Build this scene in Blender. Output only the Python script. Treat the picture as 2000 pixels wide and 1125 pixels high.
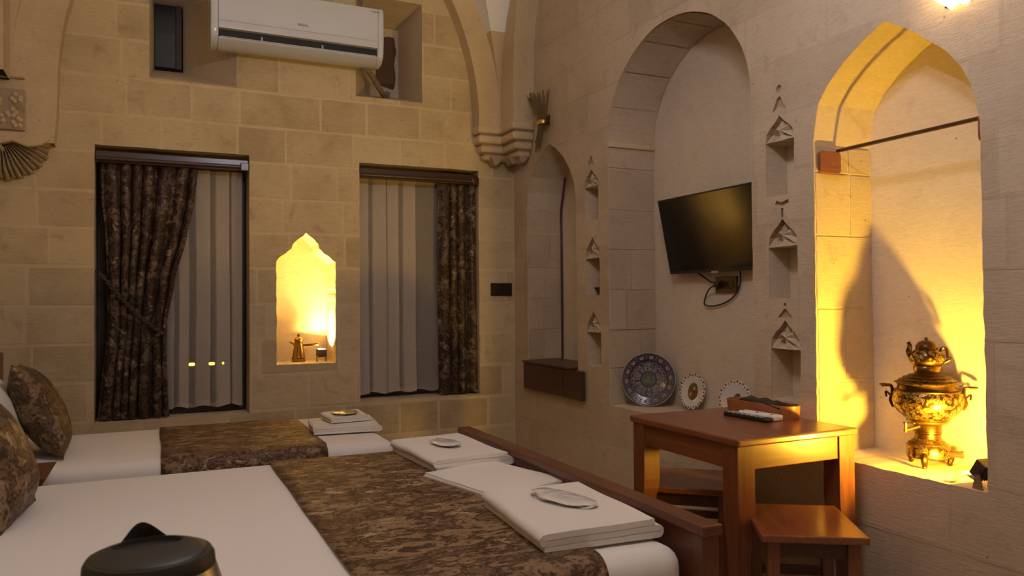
import bpy, bmesh, math, random
from mathutils import Vector, Matrix, noise
from mathutils.geometry import delaunay_2d_cdt
R = math.radians
for o in list(bpy.data.objects):
    bpy.data.objects.remove(o)
scene = bpy.context.scene
C = scene.collection
rnd = random.Random(7)

# ------------------------------------------------------------------ camera
HC = 1.26
yaw, pitch, roll, FPX = R(24.96), R(0.97), R(0.423), 1502.0
fw = Vector((math.sin(yaw)*math.cos(pitch), math.cos(yaw)*math.cos(pitch), math.sin(pitch)))
rt = Vector((math.cos(yaw), -math.sin(yaw), 0))
dn = -rt.cross(fw)
r2 = rt*math.cos(roll) + dn*math.sin(roll)
d2 = dn*math.cos(roll) - rt*math.sin(roll)
cam = bpy.data.cameras.new('camera')
cam.sensor_width = 36.0
cam.lens = FPX/2000*36
cam.clip_start = 0.02
cam.dof.use_dof = True
cam.dof.focus_distance = 4.4
cam.dof.aperture_fstop = 10
cam_o = bpy.data.objects.new('camera', cam)
C.objects.link(cam_o)
mw = Matrix.Identity(4)
for i, a in enumerate((r2, -d2, -fw)):
    for j in range(3):
        mw[j][i] = a[j]
mw.translation = (0, 0, HC)
cam_o.matrix_world = mw
scene.camera = cam_o

# ------------------------------------------------------------------ world (night outside) and exposure
w = bpy.data.worlds.new('night')
scene.world = w
w.use_nodes = True
w.node_tree.nodes['Background'].inputs[0].default_value = (0.004, 0.003, 0.0025, 1)
w.node_tree.nodes['Background'].inputs[1].default_value = 1.0
scene.view_settings.view_transform = 'Standard'
scene.view_settings.look = 'None'
scene.view_settings.exposure = 0.0
scene.view_settings.gamma = 1.0
scene.view_settings.use_curve_mapping = False

# strengths of the lamps, seen, inferred and added
CHANDELIER = 258.0
CHANDELIER_COL = (1.0, 0.94, 1.05)
SCONCE = 9.0
FLOOD_BIG = 3900.0
FLOOD_SMALL = 7200.0
FLOOD_COL = (1.0, 0.60, 0.045)

# ------------------------------------------------------------------ materials
MATS = {}
def newmat(name):
    m = bpy.data.materials.new(name)
    m.use_nodes = True
    nt = m.node_tree
    b = nt.nodes['Principled BSDF']
    MATS[name] = m
    return m, nt, b
def N(nt, t, **k):
    n = nt.nodes.new(t)
    for a, v in k.items():
        setattr(n, a, v)
    return n
def L(nt, a, ao, b, bi):
    nt.links.new(a.outputs[ao], b.inputs[bi])
def ramp(nt, stops, interp='LINEAR'):
    n = N(nt, 'ShaderNodeValToRGB')
    e = n.color_ramp.elements
    n.color_ramp.interpolation = interp
    while len(e) < len(stops):
        e.new(0.5)
    for el, (p, c) in zip(e, stops):
        el.position = p
        el.color = (c[0], c[1], c[2], 1)
    return n
def coords(nt, kind='Object', scale=(1, 1, 1), rot=(0, 0, 0)):
    if kind == 'World':
        g = N(nt, 'ShaderNodeNewGeometry'); so = 'Position'
    else:
        g = N(nt, 'ShaderNodeTexCoord'); so = kind
    mp = N(nt, 'ShaderNodeMapping')
    mp.inputs['Scale'].default_value = scale
    mp.inputs['Rotation'].default_value = rot
    L(nt, g, so, mp, 'Vector')
    return mp
def noise_n(nt, vec, scale, detail=4, rough=.55, dist=0.0):
    n = N(nt, 'ShaderNodeTexNoise')
    n.inputs['Scale'].default_value = scale
    n.inputs['Detail'].default_value = detail
    n.inputs['Roughness'].default_value = rough
    n.inputs['Distortion'].default_value = dist
    L(nt, vec, 0, n, 'Vector')
    return n
def mixc(nt, fac, a, b, mode='MIX'):
    n = N(nt, 'ShaderNodeMix', data_type='RGBA', blend_type=mode)
    for sock, v in ((0, fac), (6, a), (7, b)):
        if isinstance(v, tuple) and hasattr(v[0], 'outputs'):
            L(nt, v[0], v[1], n, sock)
        elif sock == 0:
            n.inputs[0].default_value = v
        else:
            n.inputs[sock].default_value = (v[0], v[1], v[2], 1)
    return n
def bump(nt, b, src, so, strength, dist=0.01):
    n = N(nt, 'ShaderNodeBump')
    n.inputs['Strength'].default_value = strength
    n.inputs['Distance'].default_value = dist
    L(nt, src, so, n, 'Height')
    L(nt, n, 0, b, 'Normal')
    return n
def plain(name, col, rough=.5, metal=0.0, var=0.12, scale=30, bmp=0.0, coat=0.0, spec=None, tr=0.0):
    m, nt, b = newmat(name)
    v = coords(nt, 'Object')
    n = noise_n(nt, v, scale, 3)
    r = ramp(nt, [(.25, tuple(c*(1-var) for c in col)), (.75, tuple(min(1, c*(1+var)) for c in col))])
    L(nt, n, 0, r, 0)
    L(nt, r, 0, b, 'Base Color')
    b.inputs['Roughness'].default_value = rough
    b.inputs['Metallic'].default_value = metal
    b.inputs['Coat Weight'].default_value = coat
    if spec is not None:
        b.inputs['Specular IOR Level'].default_value = spec
    if tr:
        b.inputs['Transmission Weight'].default_value = tr
    if bmp:
        bump(nt, b, n, 0, bmp)
    return m

def stone(name, c0, c1, stain, chisel=.35, rnd_obj=True, fine=1.0, dist=.012):
    m, nt, b = newmat(name)
    vw = coords(nt, 'World')
    big = noise_n(nt, vw, 2.6, 5, .6)
    if rnd_obj:
        oi = N(nt, 'ShaderNodeObjectInfo')
        ad = N(nt, 'ShaderNodeMath', operation='MULTIPLY_ADD')
        L(nt, oi, 'Random', ad, 0)
        ad.inputs[1].default_value = .32
        ad.inputs[2].default_value = -.16
        ad2 = N(nt, 'ShaderNodeMath', operation='ADD')
        L(nt, big, 0, ad2, 0); L(nt, ad, 0, ad2, 1)
        src, so = ad2, 0
    else:
        src, so = big, 0
    r = ramp(nt, [(.22, c0), (.62, c1)])
    L(nt, src, so, r, 0)
    # stains and worn patches
    st = noise_n(nt, vw, 6.5, 6, .7, .6)
    sr = ramp(nt, [(.56, (0, 0, 0)), (.74, (1, 1, 1))])
    L(nt, st, 0, sr, 0)
    mx = mixc(nt, (sr, 0), (r, 0), stain)
    fv = coords(nt, 'World', (16, 16, 75))
    fn = noise_n(nt, fv, 1.6, 6, .75)
    fr = ramp(nt, [(.3, (.86, .86, .86)), (.7, (1.06, 1.06, 1.06))])
    L(nt, fn, 0, fr, 0)
    m2 = mixc(nt, 1.0, (mx, 2), (fr, 0), 'MULTIPLY')
    # tiny pits
    pv = N(nt, 'ShaderNodeTexVoronoi')
    pv.inputs['Scale'].default_value = 9
    L(nt, vw, 0, pv, 'Vector')
    pr = ramp(nt, [(.02, (.45, .4, .35)), (.05, (1, 1, 1))])
    L(nt, pv, 0, pr, 0)
    m3 = mixc(nt, 1.0, (m2, 2), (pr, 0), 'MULTIPLY')
    L(nt, m3, 2, b, 'Base Color')
    b.inputs['Roughness'].default_value = .92
    b.inputs['Specular IOR Level'].default_value = .15
    # chisel strokes: short, roughly horizontal furrows
    cv = coords(nt, 'World', (19, 19, 120), (R(4), R(-5), 0))
    cn = noise_n(nt, cv, 1.0, 5, .72, .15)
    cr = ramp(nt, [(.36, (0, 0, 0)), (.64, (1, 1, 1))])
    L(nt, cn, 0, cr, 0)
    ln = noise_n(nt, vw, 16, 8, .72)
    a = N(nt, 'ShaderNodeMath', operation='MULTIPLY_ADD')
    L(nt, cr, 0, a, 0); a.inputs[1].default_value = .5; L(nt, ln, 0, a, 2)
    bump(nt, b, a, 0, chisel, dist*fine)
    return m

M = {}
M['stone_back'] = stone('stone_back', (.462, .354, .210), (.636, .516, .322), (.420, .306, .186), .3)
M['mortar_back'] = stone('mortar_back', (.612, .492, .300), (.678, .552, .348), (.552, .438, .266), .2, False)
M['stone_right'] = stone('stone_right', (.500, .393, .276), (.606, .484, .346), (.446, .346, .245), .4)
M['mortar_right'] = stone('mortar_right', (.564, .452, .319), (.622, .500, .356), (.511, .405, .287), .36, False)
M['lining'] = stone('lining', (.58, .475, .335), (.66, .545, .39), (.52, .42, .29), .25, False)
M['plaster'] = stone('plaster', (.62, .52, .40), (.67, .57, .44), (.58, .48, .36), .12, False)
M['smooth_stone'] = stone('smooth_stone', (.528, .414, .258), (.648, .516, .330), (.468, .360, .222), .18, False)
M['white_vault'] = plain('white_vault', (.80, .80, .81), .85, var=.03, scale=3)
M['floor'] = stone('floor', (.42, .34, .24), (.52, .43, .31), (.36, .28, .2), .15, False)
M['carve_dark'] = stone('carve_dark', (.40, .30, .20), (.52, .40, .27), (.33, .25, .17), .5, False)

def wood(name, c0, c1, rough=.35, coat=.3, axis=0, sc=1.0):
    m, nt, b = newmat(name)
    s = [14*sc]*3
    s[axis] = 1.2*sc
    v = coords(nt, 'Object', tuple(s))
    n = noise_n(nt, v, 2.2, 5, .6, 1.2)
    r = ramp(nt, [(.3, c0), (.7, c1)])
    L(nt, n, 0, r, 0)
    L(nt, r, 0, b, 'Base Color')
    b.inputs['Roughness'].default_value = rough
    b.inputs['Coat Weight'].default_value = coat
    b.inputs['Coat Roughness'].default_value = .18
    bump(nt, b, n, 0, .05, .004)
    return m
M['wood'] = wood('wood', (.155, .045, .016), (.26, .085, .03), .33, .35)
M['wood_y'] = wood('wood_y', (.155, .045, .016), (.26, .085, .03), .33, .35, 1)
M['wood_z'] = wood('wood_z', (.135, .038, .014), (.23, .072, .026), .36, .3, 2)
M['wood_bed'] = wood('wood_bed', (.10, .034, .016), (.17, .058, .026), .4, .2, 1)
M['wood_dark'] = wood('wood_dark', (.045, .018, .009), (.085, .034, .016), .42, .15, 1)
M['wood_rail'] = wood('wood_rail', (.030, .013, .007), (.060, .024, .012), .35, .2, 0)
M['wood_tray'] = wood('wood_tray', (.30, .10, .032), (.40, .145, .048), .45, .1)

def brocade(name, dark, mid, light, sc=1.0, rough=.6, rot=(0, 0, 0), st=(1, 1, 1), kind='Object'):
    m, nt, b = newmat(name)
    v = coords(nt, kind, st, rot)
    n1 = noise_n(nt, v, 9*sc, 8, .70, .35)
    lm = tuple(.6*a+.4*c for a, c in zip(mid, light))
    r1 = ramp(nt, [(.38, dark), (.44, mid), (.49, tuple(.4*a for a in dark)), (.53, mid), (.58, lm), (.63, dark)])
    L(nt, n1, 0, r1, 0)
    n2 = noise_n(nt, v, 17*sc, 8, .76, .5)
    r2_ = ramp(nt, [(.555, (0, 0, 0)), (.60, (1, 1, 1))])
    L(nt, n2, 0, r2_, 0)
    n3 = noise_n(nt, v, 6*sc, 3, .5, .4)
    r3 = ramp(nt, [(.42, (0, 0, 0)), (.54, (1, 1, 1))])
    L(nt, n3, 0, r3, 0)
    f = N(nt, 'ShaderNodeMath', operation='MULTIPLY')
    L(nt, r2_, 0, f, 0); L(nt, r3, 0, f, 1)
    mx = mixc(nt, (f, 0), (r1, 0), light)
    L(nt, mx, 2, b, 'Base Color')
    b.inputs['Roughness'].default_value = rough
    b.inputs['Specular IOR Level'].default_value = .25
    bump(nt, b, n2, 0, .2, .004)
    return m
M['runner'] = brocade('runner', (.055, .029, .015), (.205, .122, .064), (.42, .30, .18), 1.25, .6, st=(.6, 1.0, 1))
M['cushion'] = brocade('cushion', (.045, .025, .013), (.17, .105, .052), (.40, .29, .165), 1.2, .5)
M['curtain'] = brocade('curtain', (.022, .013, .009), (.088, .053, .034), (.28, .21, .15), 1.0, .45)

def fabric(name, col, sc=220, rough=.9, b_=.2):
    m, nt, b = newmat(name)
    v = coords(nt, 'Object')
    n = noise_n(nt, v, sc, 2)
    w1 = noise_n(nt, v, 5, 4, .5, .5)
    ad = N(nt, 'ShaderNodeMath', operation='MULTIPLY_ADD')
    L(nt, w1, 0, ad, 0); ad.inputs[1].default_value = 2.0; L(nt, n, 0, ad, 2)
    b.inputs['Base Color'].default_value = (*col, 1)
    b.inputs['Roughness'].default_value = rough
    b.inputs['Sheen Weight'].default_value = .15
    b.inputs['Specular IOR Level'].default_value = .2
    bump(nt, b, ad, 0, b_, .006)
    return m
M['sheet'] = fabric('sheet', (.80, .77, .73), 300, .85, .10)
M['towel'] = fabric('towel', (.80, .76, .69), 420, .95, .45)
M['pillow'] = fabric('pillow', (.80, .77, .72), 250, .9, .15)

def sheer():
    m, nt, b = newmat('sheer')
    out = nt.nodes['Material Output']
    nt.nodes.remove(b)
    v = coords(nt, 'Object', (1, 1, 1))
    n = noise_n(nt, v, 60, 3)
    r = ramp(nt, [(.3, (.78, .68, .57)), (.7, (.86, .75, .64))])
    L(nt, n, 0, r, 0)
    d = N(nt, 'ShaderNodeBsdfDiffuse'); t = N(nt, 'ShaderNodeBsdfTranslucent'); tp = N(nt, 'ShaderNodeBsdfTransparent')
    L(nt, r, 0, d, 0); L(nt, r, 0, t, 0)
    m1 = N(nt, 'ShaderNodeMixShader'); m1.inputs[0].default_value = .12
    L(nt, d, 0, m1, 1); L(nt, t, 0, m1, 2)
    m2 = N(nt, 'ShaderNodeMixShader'); m2.inputs[0].default_value = .33
    L(nt, tp, 0, m2, 1); L(nt, m1, 0, m2, 2)
    L(nt, m2, 0, out, 0)
    return m
M['sheer'] = sheer()

def brass(name, pattern=True, base=(.62, .40, .13), dark=(.10, .05, .015), rough=.28, sc=1.0):
    m, nt, b = newmat(name)
    v = coords(nt, 'Object')
    b.inputs['Metallic'].default_value = .95
    if pattern:
        vo = N(nt, 'ShaderNodeTexVoronoi'); vo.feature = 'DISTANCE_TO_EDGE'
        vo.inputs['Scale'].default_value = 42*sc
        nz = noise_n(nt, v, 30*sc, 3)
        ad = N(nt, 'ShaderNodeVectorMath', operation='MULTIPLY_ADD')
        L(nt, nz, 1, ad, 0); ad.inputs[1].default_value = (.03, .03, .03); L(nt, v, 0, ad, 2)
        L(nt, ad, 0, vo, 'Vector')
        vo.feature = 'F1'
        r = ramp(nt, [(.10, tuple(min(1, c*1.5) for c in base)), (.26, base), (.34, dark), (.42, tuple(c*.45 for c in base)), (.5, base), (.62, dark)])
        L(nt, vo, 0, r, 0)
        L(nt, r, 0, b, 'Base Color')
        bump(nt, b, vo, 0, .25, .002)
        b.inputs['Roughness'].default_value = rough+.08
    else:
        n = noise_n(nt, v, 18, 3)
        r = ramp(nt, [(.3, tuple(c*.75 for c in base)), (.7, base)])
        L(nt, n, 0, r, 0); L(nt, r, 0, b, 'Base Color')
        b.inputs['Roughness'].default_value = rough
    return m
M['brass'] = brass('brass', False, (.30, .175, .05), rough=.3)
M['brass_engraved'] = brass("brass_engraved", True, (.42, .28, .10), (.05, .025, .008), .30, 1.5)
M['brass_dark'] = brass('brass_dark', False, (.12, .06, .02), rough=.34)
M['brass_lid'] = brass('brass_lid', True, (.30, .18, .06), (.07, .035, .012), .34, 3.2)
M['steel'] = plain('steel', (.52, .48, .45), .22, 1.0, .05, 60)
M['black'] = plain('black', (.016, .015, .015), .38, 0, .1, 40)
M['black_soft'] = plain('black_soft', (.013, .012, .012), .45, 0, .1, 40)
M['screen'] = plain('screen', (.004, .004, .004), .13, 0, .05, 5, spec=.5)
M['ac_white'] = plain('ac_white', (.57, .60, .67), .2, 0, .02, 4, coat=.4)
M['ac_dark'] = plain('ac_dark', (.006, .006, .007), .6, 0, .1, 30)
M['grey_plastic'] = plain('grey_plastic', (.35, .34, .33), .45, 0, .05, 30)
M['white_plastic'] = plain('white_plastic', (.80, .76, .72), .35, 0, .04, 30)
M['ink'] = plain('ink', (.05, .045, .045), .5, 0, .1, 30)
M['ink_grey'] = plain('ink_grey', (.22, .20, .20), .5, 0, .1, 30)
M['plate_brown'] = plain('plate_brown', (.022, .010, .006), .35, 0, .15, 20)
M['grey_pane'] = plain('grey_pane', (.028, .030, .034), .35, 0, .25, 3)
M['dark_pane'] = plain('dark_pane', (.008, .009, .011), .3, 0, .2, 3)
M['frame_dark'] = plain('frame_dark', (.030, .016, .012), .5, 0, .2, 20)
M['board_brown'] = plain('board_brown', (.075, .040, .018), .7, 0, .3, 9)
M['pipe'] = plain('pipe', (.22, .17, .125), .6, 0, .2, 18)
M['rope'] = plain('rope', (.075, .050, .03), .8, 0, .4, 120, bmp=.4)
M['straw'] = plain('straw', (.17, .105, .042), .75, 0, .3, 60)
M['gold'] = plain('gold', (.70, .45, .12), .3, .9, .15, 40)
M['ceramic_white'] = plain('ceramic_white', (.62, .58, .52), .15, 0, .03, 12, coat=.5)
M['ceramic_blue'] = plain('ceramic_blue', (.014, .014, .040), .15, 0, .5, 45, coat=.5)
M['ceramic_rim'] = plain('ceramic_rim', (.045, .035, .055), .15, 0, .6, 70, coat=.5)
M['ceramic_green'] = plain('ceramic_green', (.055, .062, .05), .2, 0, .2, 40, coat=.5)
M['glaze_white'] = plain('glaze_white', (.42, .36, .40), .25, 0, .1, 60)
M['glaze_green'] = plain('glaze_green', (.28, .42, .26), .25, 0, .1, 60)
M['glaze_red'] = plain('glaze_red', (.28, .050, .035), .25, 0, .3, 60)
M['glaze_teal'] = plain('glaze_teal', (.05, .09, .12), .25, 0, .3, 60)
M['rim_gold'] = plain('rim_gold', (.21, .085, .035), .25, .55, .5, 70, coat=.4)
M['paint_olive'] = plain('paint_olive', (.10, .095, .03), .3, 0, .6, 90)
M['paint_maroon'] = plain('paint_maroon', (.15, .04, .03), .3, 0, .6, 90)
M['paint_ochre'] = plain('paint_ochre', (.38, .24, .04), .3, 0, .4, 90)
M['sachet'] = plain('sachet', (.016, .017, .013), .3, .1, .4, 40)
M['sachet_edge'] = plain('sachet_edge', (.20, .15, .08), .35, .4, .3, 60)
M['lamp_body'] = plain('lamp_body', (.05, .045, .04), .4, .3, .15, 30)
M['lamp_stand'] = plain('lamp_stand', (.30, .27, .22), .4, .7, .1, 30)
M['cable_grey'] = plain('cable_grey', (.36, .31, .24), .6, 0, .1, 30)
M['paint_dark'] = plain('paint_dark', (.06, .035, .02), .4, 0, .2, 30)

def packet_mat(name, col, rough=.16):
    m, nt, b = newmat(name)
    v = coords(nt, 'Object')
    n = noise_n(nt, v, 22, 4, .6, 1.0)
    r = ramp(nt, [(.35, tuple(c*.88 for c in col)), (.65, col)])
    L(nt, n, 0, r, 0); L(nt, r, 0, b, 'Base Color')
    b.inputs['Roughness'].default_value = rough
    b.inputs['Coat Weight'].default_value = .8
    b.inputs['Coat Roughness'].default_value = .08
    bump(nt, b, n, 0, .28, .008)
    return m
M['packet'] = packet_mat('packet', (.84, .81, .76))
M['packet_gold'] = packet_mat('packet_gold', (.56, .46, .28), .14)

def glow(name, col, strength):
    m, nt, b = newmat(name)
    v = coords(nt, 'Object')
    n = noise_n(nt, v, 14, 4, .6)
    r = ramp(nt, [(.2, tuple(c*.9 for c in col)), (.8, col)])
    L(nt, n, 0, r, 0)
    b.inputs['Base Color'].default_value = (.6, .5, .4, 1)
    L(nt, r, 0, b, 'Emission Color')
    b.inputs['Emission Strength'].default_value = strength
    return m
M['bulb'] = glow('bulb', CHANDELIER_COL, CHANDELIER)
M['alabaster'] = glow('alabaster', (1, .66, .30), SCONCE)
M['flood_big'] = glow('flood_big', FLOOD_COL, FLOOD_BIG)
M['flood_small'] = glow('flood_small', (1.0, .68, .17), FLOOD_SMALL)
M['glint_bulb'] = glow('glint_bulb', (1, .66, .06), 7.0)  # glow of the added window reflections

def glass():
    m, nt, b = newmat('window_glass')
    b.inputs['Base Color'].default_value = (.9, .93, .92, 1)
    b.inputs['Roughness'].default_value = .03
    b.inputs['Transmission Weight'].default_value = 1.0
    b.inputs['IOR'].default_value = 1.1
    return m
M['glass'] = glass()

# ------------------------------------------------------------------ mesh helpers
class MB:
    def __init__(s):
        s.v, s.f = [], []
    def add(s, vs, fs):
        k = len(s.v)
        s.v += [tuple(p) for p in vs]
        s.f += [tuple(i+k for i in f) for f in fs]
        return s
    def box(s, x0, x1, y0, y1, z0, z1):
        return s.add([(x0, y0, z0), (x1, y0, z0), (x1, y1, z0), (x0, y1, z0), (x0, y0, z1), (x1, y0, z1), (x1, y1, z1), (x0, y1, z1)],
                     [(0, 3, 2, 1), (4, 5, 6, 7), (0, 1, 5, 4), (1, 2, 6, 5), (2, 3, 7, 6), (3, 0, 4, 7)])
    def frustum(s, b, t, z0, z1):     # b, t = (x0,x1,y0,y1)
        return s.add([(b[0], b[2], z0), (b[1], b[2], z0), (b[1], b[3], z0), (b[0], b[3], z0), (t[0], t[2], z1), (t[1], t[2], z1), (t[1], t[3], z1), (t[0], t[3], z1)],
                     [(0, 3, 2, 1), (4, 5, 6, 7), (0, 1, 5, 4), (1, 2, 6, 5), (2, 3, 7, 6), (3, 0, 4, 7)])
    def lathe(s, prof, n=32, c=(0, 0), sx=1, sy=1, cap=True):
        vs, fs = [], []
        for r, z in prof:
            for i in range(n):
                a = 2*math.pi*i/n
                vs.append((c[0]+r*sx*math.cos(a), c[1]+r*sy*math.sin(a), z))
        for j in range(len(prof)-1):
            for i in range(n):
                a, b = j*n+i, j*n+(i+1) % n
                fs.append((a, b, b+n, a+n))
        if cap:
            fs.append(tuple(range(n-1, -1, -1)))
            k = (len(prof)-1)*n
            fs.append(tuple(range(k, k+n)))
        return s.add(vs, fs)
    def tube(s, pts, r, n=8, closed=False, rs=None):
        P = [Vector(p) for p in pts]
        m = len(P)
        vs, fs = [], []
        up = None
        for i in range(m):
            a = P[(i-1) % m] if (closed or i > 0) else P[i]
            b = P[(i+1) % m] if (closed or i < m-1) else P[i]
            t = (b-a)
            if t.length < 1e-9:
                t = Vector((0, 0, 1))
            t.normalize()
            if up is None:
                up = Vector((0, 0, 1)) if abs(t.z) < .9 else Vector((1, 0, 0))
            x = t.cross(up)
            if x.length < 1e-6:
                x = t.orthogonal()
            x.normalize()
            y = x.cross(t).normalized()
            up = y
            rr = rs[i] if rs else r
            for k in range(n):
                q = 2*math.pi*k/n
                vs.append(P[i]+x*math.cos(q)*rr+y*math.sin(q)*rr)
        for i in range(m if closed else m-1):
            for k in range(n):
                a = i*n+k; b = i*n+(k+1) % n
                c_ = ((i+1) % m)*n
                fs.append((a, b, c_+(k+1) % n, c_+k))
        if not closed:
            fs.append(tuple(range(n-1, -1, -1)))
            fs.append(tuple(range((m-1)*n, m*n)))
        return s.add(vs, fs)
    def prism(s, poly, fn, d0, d1):
        n = len(poly)
        vs = [fn(a, b, d0) for a, b in poly]+[fn(a, b, d1) for a, b in poly]
        fs = [tuple(range(n)), tuple(range(2*n-1, n-1, -1))]
        for i in range(n):
            j = (i+1) % n
            fs.append((i, i+n, j+n, j))
        return s.add(vs, fs)
    def grid(s, nu, nv, fn, cu=False, cv=False):
        vs = [fn(i/(nu if cu else nu-1), j/(nv if cv else nv-1)) for j in range(nv) for i in range(nu)]
        fs = []
        for j in range(nv if cv else nv-1):
            for i in range(nu if cu else nu-1):
                a = j*nu+i; b = j*nu+(i+1) % nu
                c_ = ((j+1) % nv)*nu
                fs.append((a, b, c_+(i+1) % nu, c_+i))
        return s.add(vs, fs)
    def sphere(s, c, r, n=12, m=8, sz=1.0):
        pr = [(max(1e-4, r*math.sin(math.pi*j/m)), c[2]-r*sz*math.cos(math.pi*j/m)) for j in range(m+1)]
        return s.lathe(pr, n, (c[0], c[1]))
    def xf(s, mat, k=0):
        s.v[k:] = [tuple(mat @ Vector(p)) for p in s.v[k:]]
        return s
    def obj(s, name, mat, parent=None, smooth=False, bev=0.0, seg=2, loc=None, rot=None, ang=40):
        me = bpy.data.meshes.new(name)
        me.from_pydata(s.v, [], s.f)
        bm = bmesh.new()
        bm.from_mesh(me)
        bmesh.ops.recalc_face_normals(bm, faces=bm.faces)
        if bev > 0:
            ed = [e for e in bm.edges if len(e.link_faces) == 2 and e.calc_face_angle(0) > R(ang)]
            bmesh.ops.bevel(bm, geom=ed, offset=bev, segments=seg, profile=.5, affect='EDGES', clamp_overlap=True)
        if smooth:
            for f in bm.faces:
                f.smooth = True
            for e in bm.edges:
                if len(e.link_faces) == 2 and e.calc_face_angle(0) > R(42):
                    e.smooth = False
        bm.to_mesh(me)
        bm.free()
        me.materials.append(mat)
        o = bpy.data.objects.new(name, me)
        C.objects.link(o)
        if parent is not None:
            o.parent = parent
        if loc is not None:
            o.location = loc
        if rot is not None:
            o.rotation_euler = rot
        return o
def tag(o, label=None, cat=None, group=None, kind=None):
    if label: o['label'] = label
    if cat: o['category'] = cat
    if group: o['group'] = group
    if kind: o['kind'] = kind
    return o
def thing(name, label, cat, loc=(0, 0, 0), rz=0.0, group=None, rot=None):
    o = bpy.data.objects.new(name, None)
    o.empty_display_size = .05
    C.objects.link(o)
    o.location = loc
    o.rotation_euler = rot if rot else (0, 0, rz)
    return tag(o, label, cat, group)
def lerp(a, b, t):
    return a+(b-a)*t
def interp(tab, z):            # tab sorted by z descending or ascending: [(z, v...)]
    t = sorted(tab)
    if z <= t[0][0]: return t[0][1:]
    for p, q in zip(t, t[1:]):
        if z <= q[0]:
            k = (z-p[0])/(q[0]-p[0])
            k = k*k*(3-2*k)*.5+k*.5
            return tuple(lerp(a, b, k) for a, b in zip(p[1:], q[1:]))
    return t[-1][1:]
def catmull(pts, n=6, closed=False):
    P = [Vector(p) for p in pts]
    out = []
    m = len(P)
    for i in range(m if closed else m-1):
        p0 = P[(i-1) % m] if (closed or i > 0) else P[i]
        p1, p2_ = P[i], P[(i+1) % m]
        p3 = P[(i+2) % m] if (closed or i < m-2) else p2_
        for k in range(n):
            t = k/n
            out.append(.5*((2*p1)+(-p0+p2_)*t+(2*p0-5*p1+4*p2_-p3)*t*t+(-p0+3*p1-3*p2_+p3)*t**3))
    if not closed:
        out.append(P[-1])
    return out
def text_obj(name, body, size, mat, parent, loc, rot, align='CENTER', extr=.0006):
    cu = bpy.data.curves.new(name+'_curve', 'FONT')
    cu.body = body
    cu.size = size
    cu.align_x = align
    cu.align_y = 'CENTER'
    cu.extrude = extr
    t = bpy.data.objects.new(name+'_tmp', cu)
    C.objects.link(t)
    dg = bpy.context.evaluated_depsgraph_get()
    me = bpy.data.meshes.new_from_object(t.evaluated_get(dg))
    bpy.data.objects.remove(t)
    bpy.data.curves.remove(cu)
    me.materials.clear()
    me.materials.append(mat)
    o = bpy.data.objects.new(name, me)
    C.objects.link(o)
    o.parent = parent
    o.location = loc
    o.rotation_euler = rot
    return o

# ================================================================== the room
XL, XR, YF, YB, ZT = -.95, 2.6, -.9, 5.531, 4.6
def f_back(a, b, d):  return (a, YB+d, b)
def f_right(a, b, d): return (XR+d, a, b)
def f_left(a, b, d):  return (XL-d, a, b)
def f_front(a, b, d): return (a, YF-d, b)

def rough_poly(poly, amp=.004, step=.035, seed=0):
    out = []
    n = len(poly)
    for i in range(n):
        a, b = Vector(poly[i]).to_2d(), Vector(poly[(i+1) % n]).to_2d()
        k = max(1, int((b-a).length/step))
        for j in range(k):
            p = a.lerp(b, j/k)
            q = Vector((p.x*23+seed, p.y*23, seed*1.7))
            out.append((p.x+amp*noise.noise(q), p.y+amp*noise.noise(q+Vector((7, 3, 9)))))
    return out

def course_blocks(a0, a1, z0, z1, h=.246, lmin=.28, lmax=.56, joint=.008, rn=None, zstart=None):
    rn = rn or rnd
    out = []
    z = z0 if zstart is None else zstart
    while z < z1-.02:
        hh = h*rn.uniform(.96, 1.04)
        a = a0-rn.uniform(0, .3)
        while a < a1:
            l = rn.uniform(lmin, lmax)
            x0, x1 = max(a, a0)+joint*rn.uniform(.7, 1.5), min(a+l, a1)-joint*rn.uniform(.7, 1.5)
            b0, b1 = max(z, z0)+joint*rn.uniform(.7, 1.6), min(z+hh, z1)-joint*rn.uniform(.7, 1.6)
            if x1-x0 > .05 and b1-b0 > .05:
                j = lambda: rn.uniform(-.002, .002)
                xm, zm = (x0+x1)/2, (b0+b1)/2
                out.append([(x0+j(), b0+j()), (xm, b0+j()), (x1+j(), b0+j()), (x1+j(), zm), (x1+j(), b1+j()), (xm, b1+j()), (x0+j(), b1+j()), (x0+j(), zm)])
            a += l
        z += hh
    return out

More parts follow.
